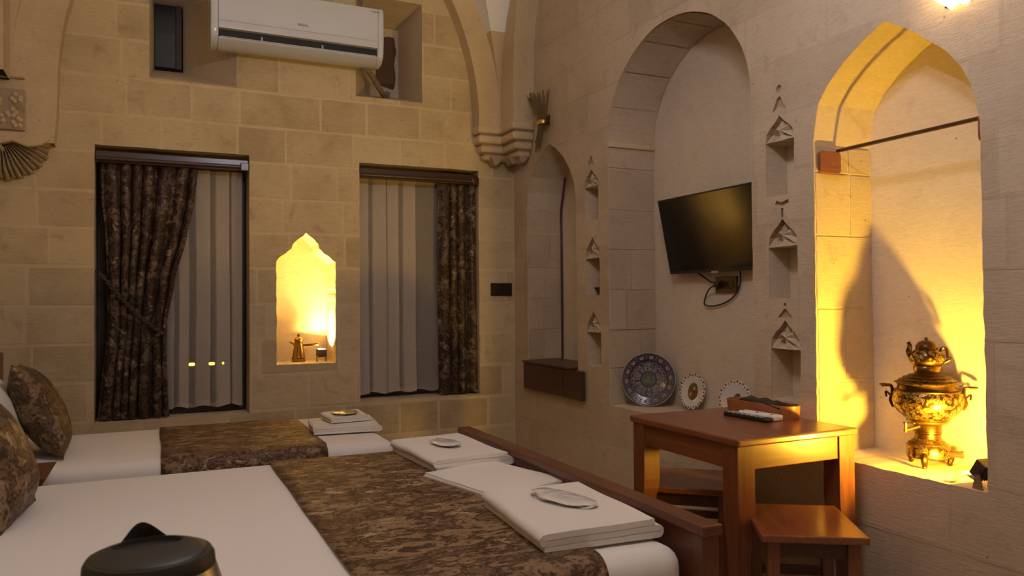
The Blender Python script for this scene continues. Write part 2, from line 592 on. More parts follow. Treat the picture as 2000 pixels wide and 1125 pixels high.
def wall(name, fn, outline, openings, blocks, mat, bmat, label, proud=(.0015, .0035), seed=1):
    rn = random.Random(seed)
    verts, faces = [], []
    def put(p):
        k = len(verts)
        verts.extend(Vector(q) for q in p)
        faces.append(list(range(k, k+len(p))))
    put(outline)
    for op in openings: put(op)
    nb0 = len(faces)
    for b in blocks: put(b)
    vo, eo, fo, _, _, of = delaunay_2d_cdt(verts, [], faces, 1, 1e-5)
    base = MB()
    base.v = [fn(p.x, p.y, 0) for p in vo]
    per = {}
    for f, ids in zip(fo, of):
        if 0 not in ids or any(1 <= i < nb0 for i in ids):
            continue
        base.f.append(tuple(f))
        bl = [i for i in ids if i >= nb0]
        if bl:
            per.setdefault(bl[0], []).append(f)
    wo = base.obj(name, mat)
    tag(wo, label, 'wall', kind='structure')
    for bid, fl in sorted(per.items()):
        area = 0
        for f in fl:
            p = [vo[i] for i in f]
            area += abs((p[1]-p[0]).cross(p[2]-p[0]))/2
        if area < .004:
            continue
        pr = rn.uniform(*proud)
        cnt = {}
        for f in fl:
            for i in range(len(f)):
                e = (f[i], f[(i+1) % len(f)])
                cnt[tuple(sorted(e))] = cnt.get(tuple(sorted(e)), 0)+1
        ids = sorted({i for f in fl for i in f})
        mp = {v: k for k, v in enumerate(ids)}
        m = MB()
        cx = sum(vo[i].x for i in ids)/len(ids); cz = sum(vo[i].y for i in ids)/len(ids)
        tx, tz = rn.uniform(-.0025, .0025), rn.uniform(-.0025, .0025)
        bound = {i for e, c in cnt.items() if c == 1 for i in e}
        front = []
        for i in ids:
            p = vo[i]
            front.append(fn(p.x, p.y, -max(.0008, pr+tx*(p.x-cx)*.5+tz*(p.y-cz)*.5)))
        m.add(front, [tuple(mp[i] for i in f) for f in fl])
        k = len(m.v)
        m.v += [fn(vo[i].x, vo[i].y, .002) for i in ids]
        for e, c in cnt.items():
            if c == 1:
                a, b = mp[e[0]], mp[e[1]]
                m.f.append((a, b, b+k, a+k))
        m.obj('stone_block', bmat, wo)
    return wo

def lining(parent, fn, poly, depth, mat, name='niche_lining', back=None, close=True, d0=0.0, back_mat=None):
    m = MB()
    n = len(poly)
    bp = back or poly
    m.v = [fn(a, b, d0) for a, b in poly]+[fn(a, b, depth) for a, b in bp]
    for i in range(n):
        j = (i+1) % n
        m.f.append((i, j, j+n, i+n))
    if close and back_mat is None:
        m.f.append(tuple(range(n, 2*n)))
    o = m.obj(name, mat, parent)
    if close and back_mat is not None:
        m2 = MB()
        m2.v = [fn(a, b, depth) for a, b in bp]
        m2.f = [tuple(range(n))]
        m2.obj('niche_back', back_mat, parent)
    return o

rect = lambda a0, a1, b0, b1: [(a0, b0), (a1, b0), (a1, b1), (a0, b1)]
# ---------------- back wall
W1 = (-.345, .592, .505, 2.275)
W2 = (1.355, 2.292, .54, 2.277)
w1p = rough_poly(rect(*W1), .003, .08, 1)
w2p = rough_poly(rect(*W2), .003, .08, 2)
nichep = [(.770, .828), (1.178, .830), (1.180, 1.548), (1.125, 1.592), (1.10, 1.606), (1.066, 1.640), (1.058, 1.672), (1.030, 1.705), (1.005, 1.728), (.974, 1.752),
          (.950, 1.728), (.925, 1.714), (.900, 1.690), (.880, 1.668), (.874, 1.640), (.848, 1.624), (.818, 1.590), (.785, 1.572), (.770, 1.544)]
nichep = rough_poly(nichep, .006, .018, 3)
r1p = rough_poly(rect(-.03, .51, 2.735, 3.48), .004, .08, 4)
r1b = [(lerp(.0, .19, (a+.03)/.54), lerp(2.93, 3.40, (b-2.735)/.745)) for a, b in r1p]
r2p = rough_poly(rect(1.33, 1.837, 2.76, 3.51), .004, .08, 5)
r2b = [(lerp(1.55, 1.785, (a-1.33)/.507), lerp(2.9, 3.45, (b-2.76)/.75)) for a, b in r2p]
bblocks = course_blocks(XL, XR, 0, 3.75, .246, .28, .56, .009, random.Random(11), zstart=.04)
wall_back = wall('wall_back', f_back, rect(XL, XR, 0, ZT), [w1p, w2p, nichep, r1p, r2p], bblocks, M['mortar_back'], M['stone_back'],
                 'cut-stone end wall with two curtained windows and a lit niche', seed=5)
lining(wall_back, f_back, w1p, .30, M['lining'], 'window_reveal', close=False)
lining(wall_back, f_back, w2p, .30, M['lining'], 'window_reveal', close=False)
lining(wall_back, f_back, nichep, .30, M['lining'])
lining(wall_back, f_back, r1p, .50, M['lining'], 'recess_lining', back=r1b, close=False)
lining(wall_back, f_back, r2p, .45, M['lining'], 'recess_lining', back=r2b)

# ---------------- right wall
def arch_tv(n=28, s=1.0, off=0.0):
    return [(3.495+(.645+off)*math.cos(math.pi*i/n), 2.25+(.58+off)*math.sin(math.pi*i/n)) for i in range(n+1)]
tvp = rough_poly([(2.85, .60), (4.14, .60)]+arch_tv(), .004, .05, 6)
sap = rough_poly([(1.719, .588), (2.466, .588), (2.466, 1.93), (2.458, 2.02), (2.438, 2.10), (2.385, 2.17), (2.321, 2.228), (2.25, 2.275), (2.192, 2.310), (2.102, 2.350),
                  (2.045, 2.315), (1.984, 2.272), (1.92, 2.22), (1.861, 2.167), (1.815, 2.118), (1.784, 2.07), (1.755, 2.005), (1.738, 1.95), (1.724, 1.875)], .005, .03, 7)
nip = rough_poly([(4.535, .80), (5.305, .80), (5.303, 1.98), (5.285, 2.09), (5.225, 2.20), (5.13, 2.29), (5.03, 2.355), (4.925, 2.398), (4.82, 2.345), (4.72, 2.272), (4.63, 2.17), (4.565, 2.06), (4.54, 1.94)], .003, .05, 8)
small = [(4.252, 4.430, 1.785, 2.005, .115), (4.245, 4.420, 1.293, 1.535, .14), (4.235, 4.412, .832, 1.052, .135),
         (2.578, 2.752, 1.735, 1.985, .115), (2.566, 2.743, 1.262, 1.500, .125), (2.556, 2.735, .800, 1.032, .13)]
ops = [tvp, sap, nip]
smalls, hoods, marks = [], [], []
def mirror(l): return l
for k, (a0, a1, b0, b1, h) in enumerate(small):
    w_ = a1-a0
    smalls.append(rough_poly(rect(a0, a1, b0, b1), .003, .03, 20+k))
    hp = [(0, 0), (.25, 0), (.5, 0), (.75, 0), (1, 0), (.97, .34), (.82, .58), (.64, .78), (.5, 1), (.36, .78), (.18, .58), (.03, .34)]
    hoods.append([(a0+w_*p, b1+.002+h*q) for p, q in hp])
    c = (a0+a1)/2
    t = b1+h+.02
    if k % 3 == 0:
        marks.append([(c-.045, t), (c, t+.022), (c+.045, t), (c+.012, t+.062), (c-.006, t+.07)])
        if k == 3:
            marks.append([(c+.018*math.cos(q*.785), t+.105+.018*math.sin(q*.785)) for q in range(8)])
    elif k % 3 == 1 and k > 2:
        marks.append([(c-.006, t-.012), (c+.006, t-.012), (c+.008, t+.030), (c-.008, t+.030)])
        marks.append([(c-.045, t+.050), (c+.0, t+.040), (c+.045, t+.052), (c+.036, t+.068), (c, t+.056), (c-.036, t+.068)])
    elif k == 5:
        marks.append([(c-.045, t-.005), (c+.045, t-.005), (c+.006, t+.032), (c-.006, t+.032)])
        marks.append([(c+.009*math.cos(q*.785), t+.052+.009*math.sin(q*.785)) for q in range(8)])
ops += smalls+hoods+marks
vous = []
NV = 9
ths = [math.pi*i/NV for i in range(NV+1)]
for i in range(NV):
    ta, tb = ths[i]+.012, ths[i+1]-.012
    th_out = .34 if i % 2 else .42
    inn = [(3.495+(.645)*math.cos(t), 2.25+.58*math.sin(t)) for t in [lerp(ta, tb, q/4) for q in range(5)]]
    out = [(3.495+(.645+th_out)*math.cos(t), 2.25+(.58+th_out)*math.sin(t)) for t in [lerp(tb, ta, q/2) for q in range(3)]]
    vous.append(inn+out)
rblocks = course_blocks(.9, YB-.004, 0, 3.9, .25, .30, .62, .006, random.Random(23), zstart=.10)
wall_right = wall('wall_right', f_right, rect(YF, YB, 0, ZT), ops, vous+rblocks, M['mortar_right'], M['stone_right'],
                  'cut-stone side wall with arched alcoves and small carved niches', proud=(.001, .0022), seed=9)
lining(wall_right, f_right, tvp, .352, M['lining'], 'alcove_lining', back_mat=M['plaster'])
lining(wall_right, f_right, sap, .345, M['lining'], 'alcove_lining', back_mat=M['plaster'])
lining(wall_right, f_right, nip, .30, M['lining'], 'alcove_lining', back_mat=M['plaster'])
for p in smalls: lining(wall_right, f_right, p, .13, M['lining'])
for k, p in enumerate(hoods):
    a0, a1, b0, b1, h = small[k]
    w_ = a1-a0
    lining(wall_right, f_right, p, .032, M['carve_dark'], 'hood_edge', close=False)
    rn = random.Random(50+k)
    m = MB()
    n = len(p)
    cpt = (a0+w_*.5, b1+h*.42)
    dep = [.002, .002, .001, .002, .002]+[.032]*(n-5)
    m.v = [f_right(a, b, dd) for (a, b), dd in zip(p, dep)]
    ring = []
    for i, (a, b) in enumerate(p):
        q = .52+rn.uniform(-.06, .06)
        ring.append(len(m.v))
        m.v.append(f_right(lerp(a, cpt[0], q), lerp(b, cpt[1], q), .004 if i % 2 == 0 else .028))
    m.v.append(f_right(cpt[0], cpt[1], -.004))
    ci = len(m.v)-1
    for i in range(n):
        j = (i+1) % n
        m.f += [(i, j, ring[j]), (i, ring[j], ring[i]), (ring[i], ring[j], ci)]
    m.obj('carved_hood', M['stone_right'], wall_right)
for p in marks: lining(wall_right, f_right, p, .013, M['carve_dark'], 'carved_mark')

# stones of the reveals (far jambs and the soffit of the big arch)
def jamb_blocks(y, x0, x1, z0, z1, seed, mat, h=.25):
    rn = random.Random(seed)
    z = z0
    while z < z1-.06:
        hh = min(h*rn.uniform(.9, 1.08), z1-z)
        cuts = [x0, lerp(x0, x1, rn.uniform(.35, .65)), x1] if rn.random() < .55 else [x0, x1]
        for a, b in zip(cuts, cuts[1:]):
            j = lambda: rn.uniform(-.003, .003)
            a_, b_ = a+.004, b-.004
            poly = [(a_+j(), z+.005+j()), (b_+j(), z+.005+j()), (b_+j(), z+hh-.005+j()), (a_+j(), z+hh-.005+j())]
            pr = rn.uniform(.002, .004)
            MB().prism(poly, lambda p, q, d: (p, y-d, q), -.002, pr).obj('stone_block', mat, wall_right)
        z += hh
jamb_blocks(4.138, 2.604, 2.950, .605, 2.235, 31, M['stone_right'])
jamb_blocks(5.302, 2.604, 2.898, .81, 1.97, 32, M['stone_right'])
jamb_blocks(2.465, 2.604, 2.942, .595, 1.93, 33, M['stone_right'], .30)
for i in range(8):
    ta, tb = math.pi-lerp(0, math.pi, i/8)-.008, math.pi-lerp(0, math.pi, (i+1)/8)+.008
    def sv(u, v, pr=.0):
        t = lerp(ta, tb, u)
        return (lerp(2.606, 2.946, v), 3.495-(.645-pr)*math.cos(t), 2.25+(.58-pr)*math.sin(t))
    pr = .004+.004*((i*37) % 5)/5
    m = MB()
    m.grid(7, 2, lambda u, v: sv(u, v, pr))
    m.grid(7, 2, lambda u, v: sv(u, v, -.001))
    m.obj('soffit_stone', M['stone_right'], wall_right)
m = MB().box(2.600, 2.95, 4.118, 4.145, 2.228, 2.262)
m.obj('springing_ledge', M['smooth_stone'], wall_right, bev=.006)

# ---------------- other walls, floor
wall_left = wall('wall_left', f_left, rect(YF, YB, 0, ZT), [], course_blocks(2.6, YB-.01, 0, 3.6, .246, .3, .56, .009, random.Random(41), zstart=.04),
                 M['mortar_back'], M['stone_back'], 'cut-stone wall at the heads of the beds', seed=6)
wall_front = wall('wall_front', f_front, rect(XL, XR, 0, ZT), [], course_blocks(XL+.01, XR-.01, 0, 3.6, .25, .4, .7, .009, random.Random(43), zstart=.04),
                  M['mortar_back'], M['stone_back'], 'cut-stone wall behind the viewer', seed=8)
fl = MB().box(XL-.3, XR+.5, YF-.3, YB+.4, -.12, 0).obj('floor', M['floor'])
tag(fl, 'pale stone floor under the table and beds', 'floor', kind='structure')

# ---------------- vault: two crossing barrels on wall ribs
CX, CY = .825, 2.315
AH, BH, RISE, ZS = 1.605, 3.085, 1.9, 2.6
def va(s): return AH*math.sqrt(max(0, 1-s*s))
def vb(s): return BH*math.sqrt(max(0, 1-s**3))
def vault(s0, s1, n, name, mat, parent=None):
    m = MB()
    for sx in (-1, 1):
        for sy in (-1, 1):
            def pa(u, v):
                s = lerp(s0, s1, v)
                s = math.sin(s*math.pi/2)
                return (CX+sx*va(s), lerp(CY+sy*vb(s), CY+sy*BH, u), ZS+RISE*s)
            def pb(u, v):
                s = math.sin(lerp(s0, s1, v)*math.pi/2)
                return (lerp(CX+sx*va(s), CX+sx*AH, u), CY+sy*vb(s), ZS+RISE*s)
            m.grid(5, n, pa)
            m.grid(5, n, pb)
    return m.obj(name, mat, parent, smooth=False)
ceiling = vault(.245, 1.0, 22, 'ceiling', M['white_vault'])
tag(ceiling, 'whitewashed cross vault over the room', 'ceiling', kind='structure')
vault(0.0, .245, 8, 'vault_springer', M['smooth_stone'], ceiling)

def rib_strip(fn3, inner, outer, d0, d1, name, label):
    m = MB()
    n = len(inner)
    m.v = [fn3(a, b, d1) for a, b in inner]+[fn3(a, b, d1) for a, b in outer]+[fn3(a, b, d0) for a, b in inner]
    for i in range(n-1):
        m.f += [(i, i+1, n+i+1, n+i), (i, i+1, 2*n+i+1, 2*n+i)]
    o = m.obj(name, M['smooth_stone'])
    return tag(o, label, 'arch rib', kind='structure')
NS = 48
def ell(hw_r, hw_l, rise, c, p=2):
    out = []
    for i in range(NS+1):
        t = math.pi*i/NS
        s = math.sin(t)
        k = math.sqrt(max(0, 1-s**p))*(1 if t < math.pi/2 else -1)
        out.append((c+(hw_r if k > 0 else hw_l)*k, ZS+rise*s))
    return out
inn = ell(1.425, 1.36, 1.745, CX)
out = ell(AH, AH, RISE, CX)
inn = [(2.25, 2.58)]+inn+[(-.54, 2.4), (-.555, 2.24)]
out = [(2.43, 2.58)]+out+[(-.96, 2.6), (-.96, 2.24)]
rib_strip(f_back, inn, out, 0, -.131, 'trim_1', 'plain stone wall arch rising above the two windows')
inn = ell(2.855, 2.855, 1.8, CY, 4)
out = ell(BH, BH, RISE, CY, 3)
rib_strip(f_right, [(5.17, 2.58)]+inn, [(5.4, 2.58)]+out, 0, -.17, 'trim_2', 'plain stone wall arch rising over the alcove wall')
rib_strip(f_left, inn, out, 0, -.17, 'trim_3', 'plain stone wall arch above the heads of the beds')
rib_strip(f_front, ell(1.425, 1.36, 1.745, CX), ell(AH, AH, RISE, CX), 0, -.131, 'trim_4', 'plain stone wall arch behind the viewer')

# corner corbel with stacked mouldings
def lplan(e):
    return [(2.25-e, 5.528), (2.25-e, 5.40-e), (2.43-e, 5.40-e), (2.43-e, 5.17-e), (2.597, 5.17-e), (2.597, 5.528)]
cor = thing('trim_5', 'stepped stone corbel in the corner between window and wheat bundle', 'corbel', (2.5, 5.4, 2.31))
cor['kind'] = 'structure'
for z0, z1, e0, nm in ((2.545, 2.605, .012, 'top_slab'), (2.470, 2.530, .006, 'moulding'), (2.405, 2.458, -.022, 'moulding'), (2.352, 2.394, -.055, 'moulding')):
    m = MB().prism(lplan(e0), lambda a, b, d: (a-2.5, b-5.4, d-2.31), z0, z1)
    m.obj(nm, M['smooth_stone'], cor, bev=.016, seg=3)
m = MB()
for z0, z1, e0 in ((2.52, 2.552, -.018), (2.45, 2.478, -.03), (2.388, 2.412, -.06)):
    m.prism(lplan(e0), lambda a, b, d: (a-2.5, b-5.4, d-2.31), z0, z1)
m.obj('neck', M['carve_dark'], cor)
m = MB()
for x, y in ((2.40, 5.44), (2.50, 5.34), (2.545, 5.26)):
    m.frustum((x-2.5-.012, x-2.5+.012, y-5.4-.012, y-5.4+.08), (x-2.5-.05, x-2.5+.05, y-5.4-.03, y-5.4+.08), .0, .06)
m.obj('pendant', M['carve_dark'], cor, bev=.005)

# fan-carved corbel at the other end
fan = thing('trim_6', 'fan-carved stone corbel at the far left above the brown cushions', 'corbel', (-.75, 5.47, 2.02))
fan['kind'] = 'structure'
NF = 15
for i in range(NF):
    t0, t1 = R(-122+i*7.2), R(-122+(i+1)*7.2-.8)
    m = MB()
    ce = (-.085, .255)
    r0, r1 = .07, .262 if i % 2 else .252
    tm = (t0+t1)/2
    pts = []
    for t, dd in ((t0, .0), (tm, .03), (t1, .0)):
        for r, d in ((r0, .07), (r1*.8, .095), (r1, .03)):
            pts.append((ce[0]+r*math.cos(t), .055-d-dd, ce[1]+r*math.sin(t)*1.0))
    for t in (t0, tm, t1):
        for r in (r0, r1*.8, r1):
            pts.append((ce[0]+r*math.cos(t), .06, ce[1]+r*math.sin(t)))
    f = []
    for a in (0, 1):
        for b in (0, 1):
            k = a*3+b
            f.append((k, k+1, k+4, k+3))
    f += [(2, 5, 14, 11), (5, 8, 17, 14), (0, 1, 10, 9), (1, 2, 11, 10), (6, 7, 16, 15), (7, 8, 17, 16)]
    m.add(pts, f)
    m.obj('flute', M['carve_dark'], fan)
m = MB().prism([(x, z) for x, z in ((-.2, .22), (-.1, .19), (-.02, .215), (.06, .185), (.13, .2), (.185, .245), (.185, .275), (-.2, .275))], lambda a, b, d: (a, d, b), -.085, .055)
m.obj('wave_moulding', M['smooth_stone'], fan, bev=.012)
m = MB()
for k in range(40):
    t = k*.22
    r = .055-.0011*k
    m.v.append((0, 0, 0))
m = MB().tube([(-.12+.05*math.cos(t*.3)*(1-t/34), -.035, .16+.05*math.sin(t*.3)*(1-t/34)) for t in range(30)], .010, 6)
m.obj('scroll', M['smooth_stone'], fan, smooth=True)

pq = thing('trim_7', 'square stone plaque carved with blossoms at the upper left edge', 'plaque', (-.80, 5.385, 2.30))
pq['kind'] = 'structure'
MB().box(-.12, .10, -.012, .018, 0, .245).obj('slab', M['carve_dark'], pq, bev=.006)
rn = random.Random(3)
m = MB()
for cxp, czp in ((-.05, .165), (.03, .10), (-.03, .06), (.055, .19), (.06, .045)):
    for q in range(5):
        t = q*1.2566+rn.random()
        k = len(m.v)
        m.sphere((cxp+.022*math.cos(t), -.012, czp+.022*math.sin(t)), .016, 8, 5, 1)
m.obj('blossom_relief', M['smooth_stone'], pq, smooth=True)
MB().box(-.12, .095, -.008, .018, .31, .322).obj('ledge_line', M['carve_dark'], pq, bev=.003)

# ---------------- windows
def window(name, W, label):
    t = thing(name, label, 'window', ((W[0]+W[1])/2, YB+.25, W[2]))
    t['kind'] = 'structure'
    hw, hh = (W[1]-W[0])/2-.004, W[3]-W[2]-.006
    for a, b, c_, d in ((-hw, -hw+.05, .003, hh), (hw-.05, hw, .003, hh), (-hw+.05, hw-.05, .003, .06), (-hw+.05, hw-.05, hh-.05, hh), (-.025, .025, .06, hh-.05)):
        MB().box(a, b, -.025, .025, c_, d).obj('frame_bar', M['frame_dark'], t, bev=.004)
    for a, b in ((-hw+.05, -.025), (.025, hw-.05)):
        MB().box(a, b, -.004, .004, .06, hh-.05).obj('pane', M['glass'], t)
    return t
window('window_1', W1, 'dark wooden window behind the tied-back brown curtain')
window('window_2', W2, 'dark wooden window behind the pleated sheer nearer the corner')
t = thing('window_3', 'small dark slit window in the deep recess beside the air conditioner', 'window', (.095, YB+.49, 2.93))
t['kind'] = 'structure'
MB().box(-.088, .045, -.012, .012, .26, .47).obj('pane', M['dark_pane'], t)
MB().box(-.088, .045, -.014, .012, .02, .26).obj('pane', M['grey_pane'], t)
MB().box(.045, .085, -.03, .012, .01, .47).obj('frame_bar', M['frame_dark'], t, bev=.004)
MB().box(-.098, -.088, -.03, .012, .01, .47).obj('frame_bar', M['frame_dark'], t, bev=.003)

led = MB().box(-.6, 2.6, 6.25, 6.65, .0, .60).obj('wall_outside', M['frame_dark'])
tag(led, 'low parapet outside the windows in the dark', 'parapet', kind='structure')
for x, nm in ((.262, 'leftmost'), (.405, 'middle'), (.488, 'rightmost')):
    g = thing('reflection_glint', nm+' of the small yellow glints added behind the sheer for reflected lamps', 'glint', (x, 6.4, .60), group='added window reflections')  # added light standing in for lamp reflections in the window glass
    MB().lathe([(.03, 0), (.03, .012), (.008, .02), (.008, .175), (.02, .18)], 10).obj('post', M['lamp_body'], g)
    MB().box(-.022 if nm != 'rightmost' else -.008, .022 if nm != 'rightmost' else .008, -.012, .012, .181, .203).obj('globe', M['glint_bulb'], g, bev=.008)

# ================================================================== lamps out of the frame
def chandelier(x, y, z):
    t = thing('chandelier', 'iron chandelier with frosted bulbs hanging from the vault', 'chandelier', (x, y, z))
    MB().tube([(0, 0, .1), (0, 0, 1.50)], .008, 8).obj('chain', M['lamp_body'], t)
    MB().lathe([(.01, -.08), (.035, -.05), (.045, 0), (.03, .06), (.012, .1)], 20).obj('hub', M['lamp_body'], t, smooth=True)
    MB().lathe([(.02, 1.48), (.06, 1.50), (.06, 1.52)], 20).obj('ceiling_rose', M['lamp_body'], t, smooth=True)
    for k in range(5):
        a = k*2*math.pi/5+.3
        c_, s_ = math.cos(a), math.sin(a)
        pts = catmull([(.03*c_, .03*s_, 0), (.12*c_, .12*s_, -.06), (.22*c_, .22*s_, -.03), (.24*c_, .24*s_, .03)], 5)
        arm = MB().tube(pts, .007, 6).obj('arm', M['lamp_body'], t, smooth=True)
        MB().lathe([(.02, .03), (.022, .06), (.02, .065)], 12, (.24*c_, .24*s_)).obj('socket', M['lamp_body'], arm)
        MB().sphere((.24*c_, .24*s_, .105), .038, 16, 10, 1.05).obj('bulb', M['bulb'], arm, smooth=True)
    return t
chandelier(.85, 1.5, 2.85)

def sconce(x, y, z, rz, label):
    t = thing('wall_sconce', label, 'sconce', (x, y, z), rz, group='alabaster wall sconces')
    # local: wall at +Y, half bowl opening upwards
    def bowl(u, v, k=1.0):
        a = math.pi+math.pi*u
        r = (.025+.085*math.sin(min(1, v*1.02)*math.pi/2))*k
        q = noise.noise(Vector((math.cos(a)*3, math.sin(a)*3, v*4)))*.010
        return (r*1.15*math.cos(a)*(1+q), (r+q)*math.sin(a), -.01+.13*v+(q*1.2 if v > .9 or v < .1 else 0))
    m = MB()
    m.grid(25, 10, lambda u, v: bowl(u, v, 1.0))
    m.grid(25, 10, lambda u, v: bowl(u, v, .90))
    k = 0
    m.obj('shade', M['alabaster'], t, smooth=True)
    MB().box(-.05, .05, -.012, .0, .0, .11).obj('wall_bracket', M['lamp_body'], t, bev=.003)
    return t
sconce(2.598, 1.79, 2.305, R(-90), 'glowing alabaster wall sconce above the samovar alcove')
sconce(-.948, 1.2, 2.25, R(90), 'glowing alabaster wall sconce added out of view by the bed heads')  # unseen sconce added to spread more light through the room

# ================================================================== beds
def rbox(x0, x1, y0, y1, z0, z1, name, mat, parent, bev, seg=4, sub=0, wob=0.0):
    o = MB().box(x0, x1, y0, y1, z0, z1).obj(name, mat, parent, smooth=True, bev=bev, seg=seg)
    return o
def bed(name, label, x0, x1, y0, y1, ztop, foot, group):
    t = thing(name, label, 'bed', ((x0+x1)/2, (y0+y1)/2, 0), group=group)
    cx, cy = (x0+x1)/2, (y0+y1)/2
    a, b, c_, d = x0-cx, x1-cx, y0-cy, y1-cy
    rbox(a, b, c_, d, .22, ztop, 'mattress', M['sheet'], t, .06, 5)
    MB().box(a+.03, b-.03, c_+.03, d-.03, .10, .23).obj('base', M['wood_bed'], t, bev=.005)
    for sx in (a+.08, b-.14):
        for sy in (c_+.08, d-.14):
            MB().box(sx, sx+.06, sy, sy+.06, 0, .11).obj('leg', M['wood_bed'], t, bev=.004)
    MB().box(a-.075, a-.03, c_-.03, d+.03, .05, 1.0).obj('headboard', M['wood_bed'], t, bev=.01)
    if foot:
        fx = b+.012
        MB().box(fx+.006, fx+.042, c_+.0, d-.0, .08, .602).obj('footboard', M['wood_bed'], t, bev=.004)
        MB().box(fx-.006, fx+.064, c_-.062, d+.092, .602, .632).obj('foot_rail', M['wood_bed'], t, bev=.006)
        for sy in (c_-.052, d+.022):
            MB().box(fx, fx+.056, sy, sy+.05, 0, .602).obj('foot_post', M['wood_bed'], t, bev=.004)
    return t
NB = (-.70, 1.368, 1.775, 3.522, .560)
FB = (-.72, 1.160, 3.945, 4.990, .530)
bed('double_bed', 'wide double bed with white sheet and dark wooden footboard in the foreground', *NB, True, None)
bed('single_bed', 'narrow single bed with white sheet below the windows', *FB, False, None)

def runner(label, B, x0, x1, drop, seed):
    y0, y1, zt = B[2], B[3], B[4]
    rr = .06
    prof = [(y0-.004, zt-drop), (y0-.004, zt-drop*.5), (y0-.004, zt-rr)]
    for k in range(1, 7):
        a = math.pi-k*math.pi/12
        prof.append((y0+rr+(rr+.004)*math.cos(a), zt-rr+(rr+.004)*math.sin(a)))
    for k in range(1, 14):
        prof.append((lerp(y0+rr, y1-rr, k/14), zt+.004))
    for k in range(0, 7):
        a = math.pi/2-k*math.pi/12
        prof.append((y1-rr+(rr+.004)*math.cos(a), zt-rr+(rr+.004)*math.sin(a)))
    prof += [(y1+.004, zt-drop*.5), (y1+.004, zt-drop)]
    cx, cy = (x0+x1)/2, (y0+y1)/2
    n = len(prof)
    def fn(u, v):
        p = prof[min(n-1, int(round(v*(n-1))))]
        x = lerp(x0, x1, u)
        q = noise.noise(Vector((x*3+seed, p[0]*3, p[1]*3)))
        e = .010*noise.noise(Vector((seed, p[0]*2, p[1]*2)))*(2*u-1)
        return (x-cx+e, p[0]-cy, p[1]+.0025+.0025*q)
    m = MB().grid(18, n, fn)
    o = m.obj('bed_runner', M['runner'], None, smooth=True, loc=(cx, cy, 0))
    s = o.modifiers.new('thick', 'SOLIDIFY'); s.thickness = .004; s.offset = 1
    return tag(o, label, 'bed runner')
runner('brown brocade runner across the foot of the double bed', NB, .455, 1.105, .22, 1)
runner('brown brocade runner across the single bed under the windows', FB, .03, .80, .20, 5)

def cushion(name, label, cat, mat, w_, h, th, loc, rot, seed, group=None, pinch=.10):
    def side(sg):
        def fn(u, v):
            a, b = 2*u-1, 2*v-1
            k = (1-abs(a)**2.6)*(1-abs(b)**2.6)
            tck = th/2*max(0, k)**.78
            x = w_/2*a*(1-pinch*(1-abs(b)**2)*abs(a)**3*.6)
            z = h/2*b*(1-pinch*(1-abs(a)**2)*abs(b)**3*.6)
            q = noise.noise(Vector((x*9+seed, z*9, sg*2)))*.010*min(1, k*3)
            return (x, sg*(tck+.002)+q, z)
        return fn
    m = MB().grid(25, 25, side(1)).grid(25, 25, side(-1))
    o = m.obj(name, mat, None, smooth=True, loc=loc, rot=rot)
    bm = bmesh.new(); bm.from_mesh(o.data)
    bmesh.ops.remove_doubles(bm, verts=bm.verts, dist=.0045)
    bmesh.ops.recalc_face_normals(bm, faces=bm.faces)
    bm.to_mesh(o.data); bm.free()
    return tag(o, label, cat, group)
# local: width along X, thickness along Y, height along Z
cushion('pillow', 'white bed pillow leaning behind the brown cushion on the single bed', 'pillow', M['pillow'], .70, .46, .17, (-.665, 4.22, .735), (R(-20), 0, R(90)), 2)
cushion('cushion', 'brown brocade cushion propped upright on the single bed', 'cushion', M['cushion'], .45, .50, .19, (-.50, 4.36, .750), (R(-25), R(3), R(93)), 3, 'brown brocade cushions')
cushion('pillow', 'white bed pillow at the head of the double bed', 'pillow', M['pillow'], .66, .46, .17, (-.68, 2.62, .75), (R(-18), 0, R(90)), 4)
cushion('cushion', 'brown brocade cushion propped on the double bed at the left edge', 'cushion', M['cushion'], .44, .42, .19, (-.475, 2.98, .755), (R(-20), R(-2), R(84)), 6, 'brown brocade cushions')

ns = thing('nightstand', 'reddish wooden nightstand between the two beds', 'nightstand', (-.60, 3.73, 0))
MB().frustum((-.27, .15, -.16, .16), (-.27, .165, -.165, .165), .0, .50).obj('body', M['wood_bed'], ns, bev=.004)
MB().frustum((-.27, .165, -.165, .165), (-.27, .215, -.18, .18), .50, .572).obj('flared_top', M['wood_bed'], ns, bev=.003)
dr = MB().box(.155, .178, -.13, .13, .30, .44).obj('drawer', M['wood_bed'], ns, bev=.003)
MB().sphere((.19, 0, .37), .014, 10, 6).obj('knob', M['brass_dark'], dr, smooth=True)

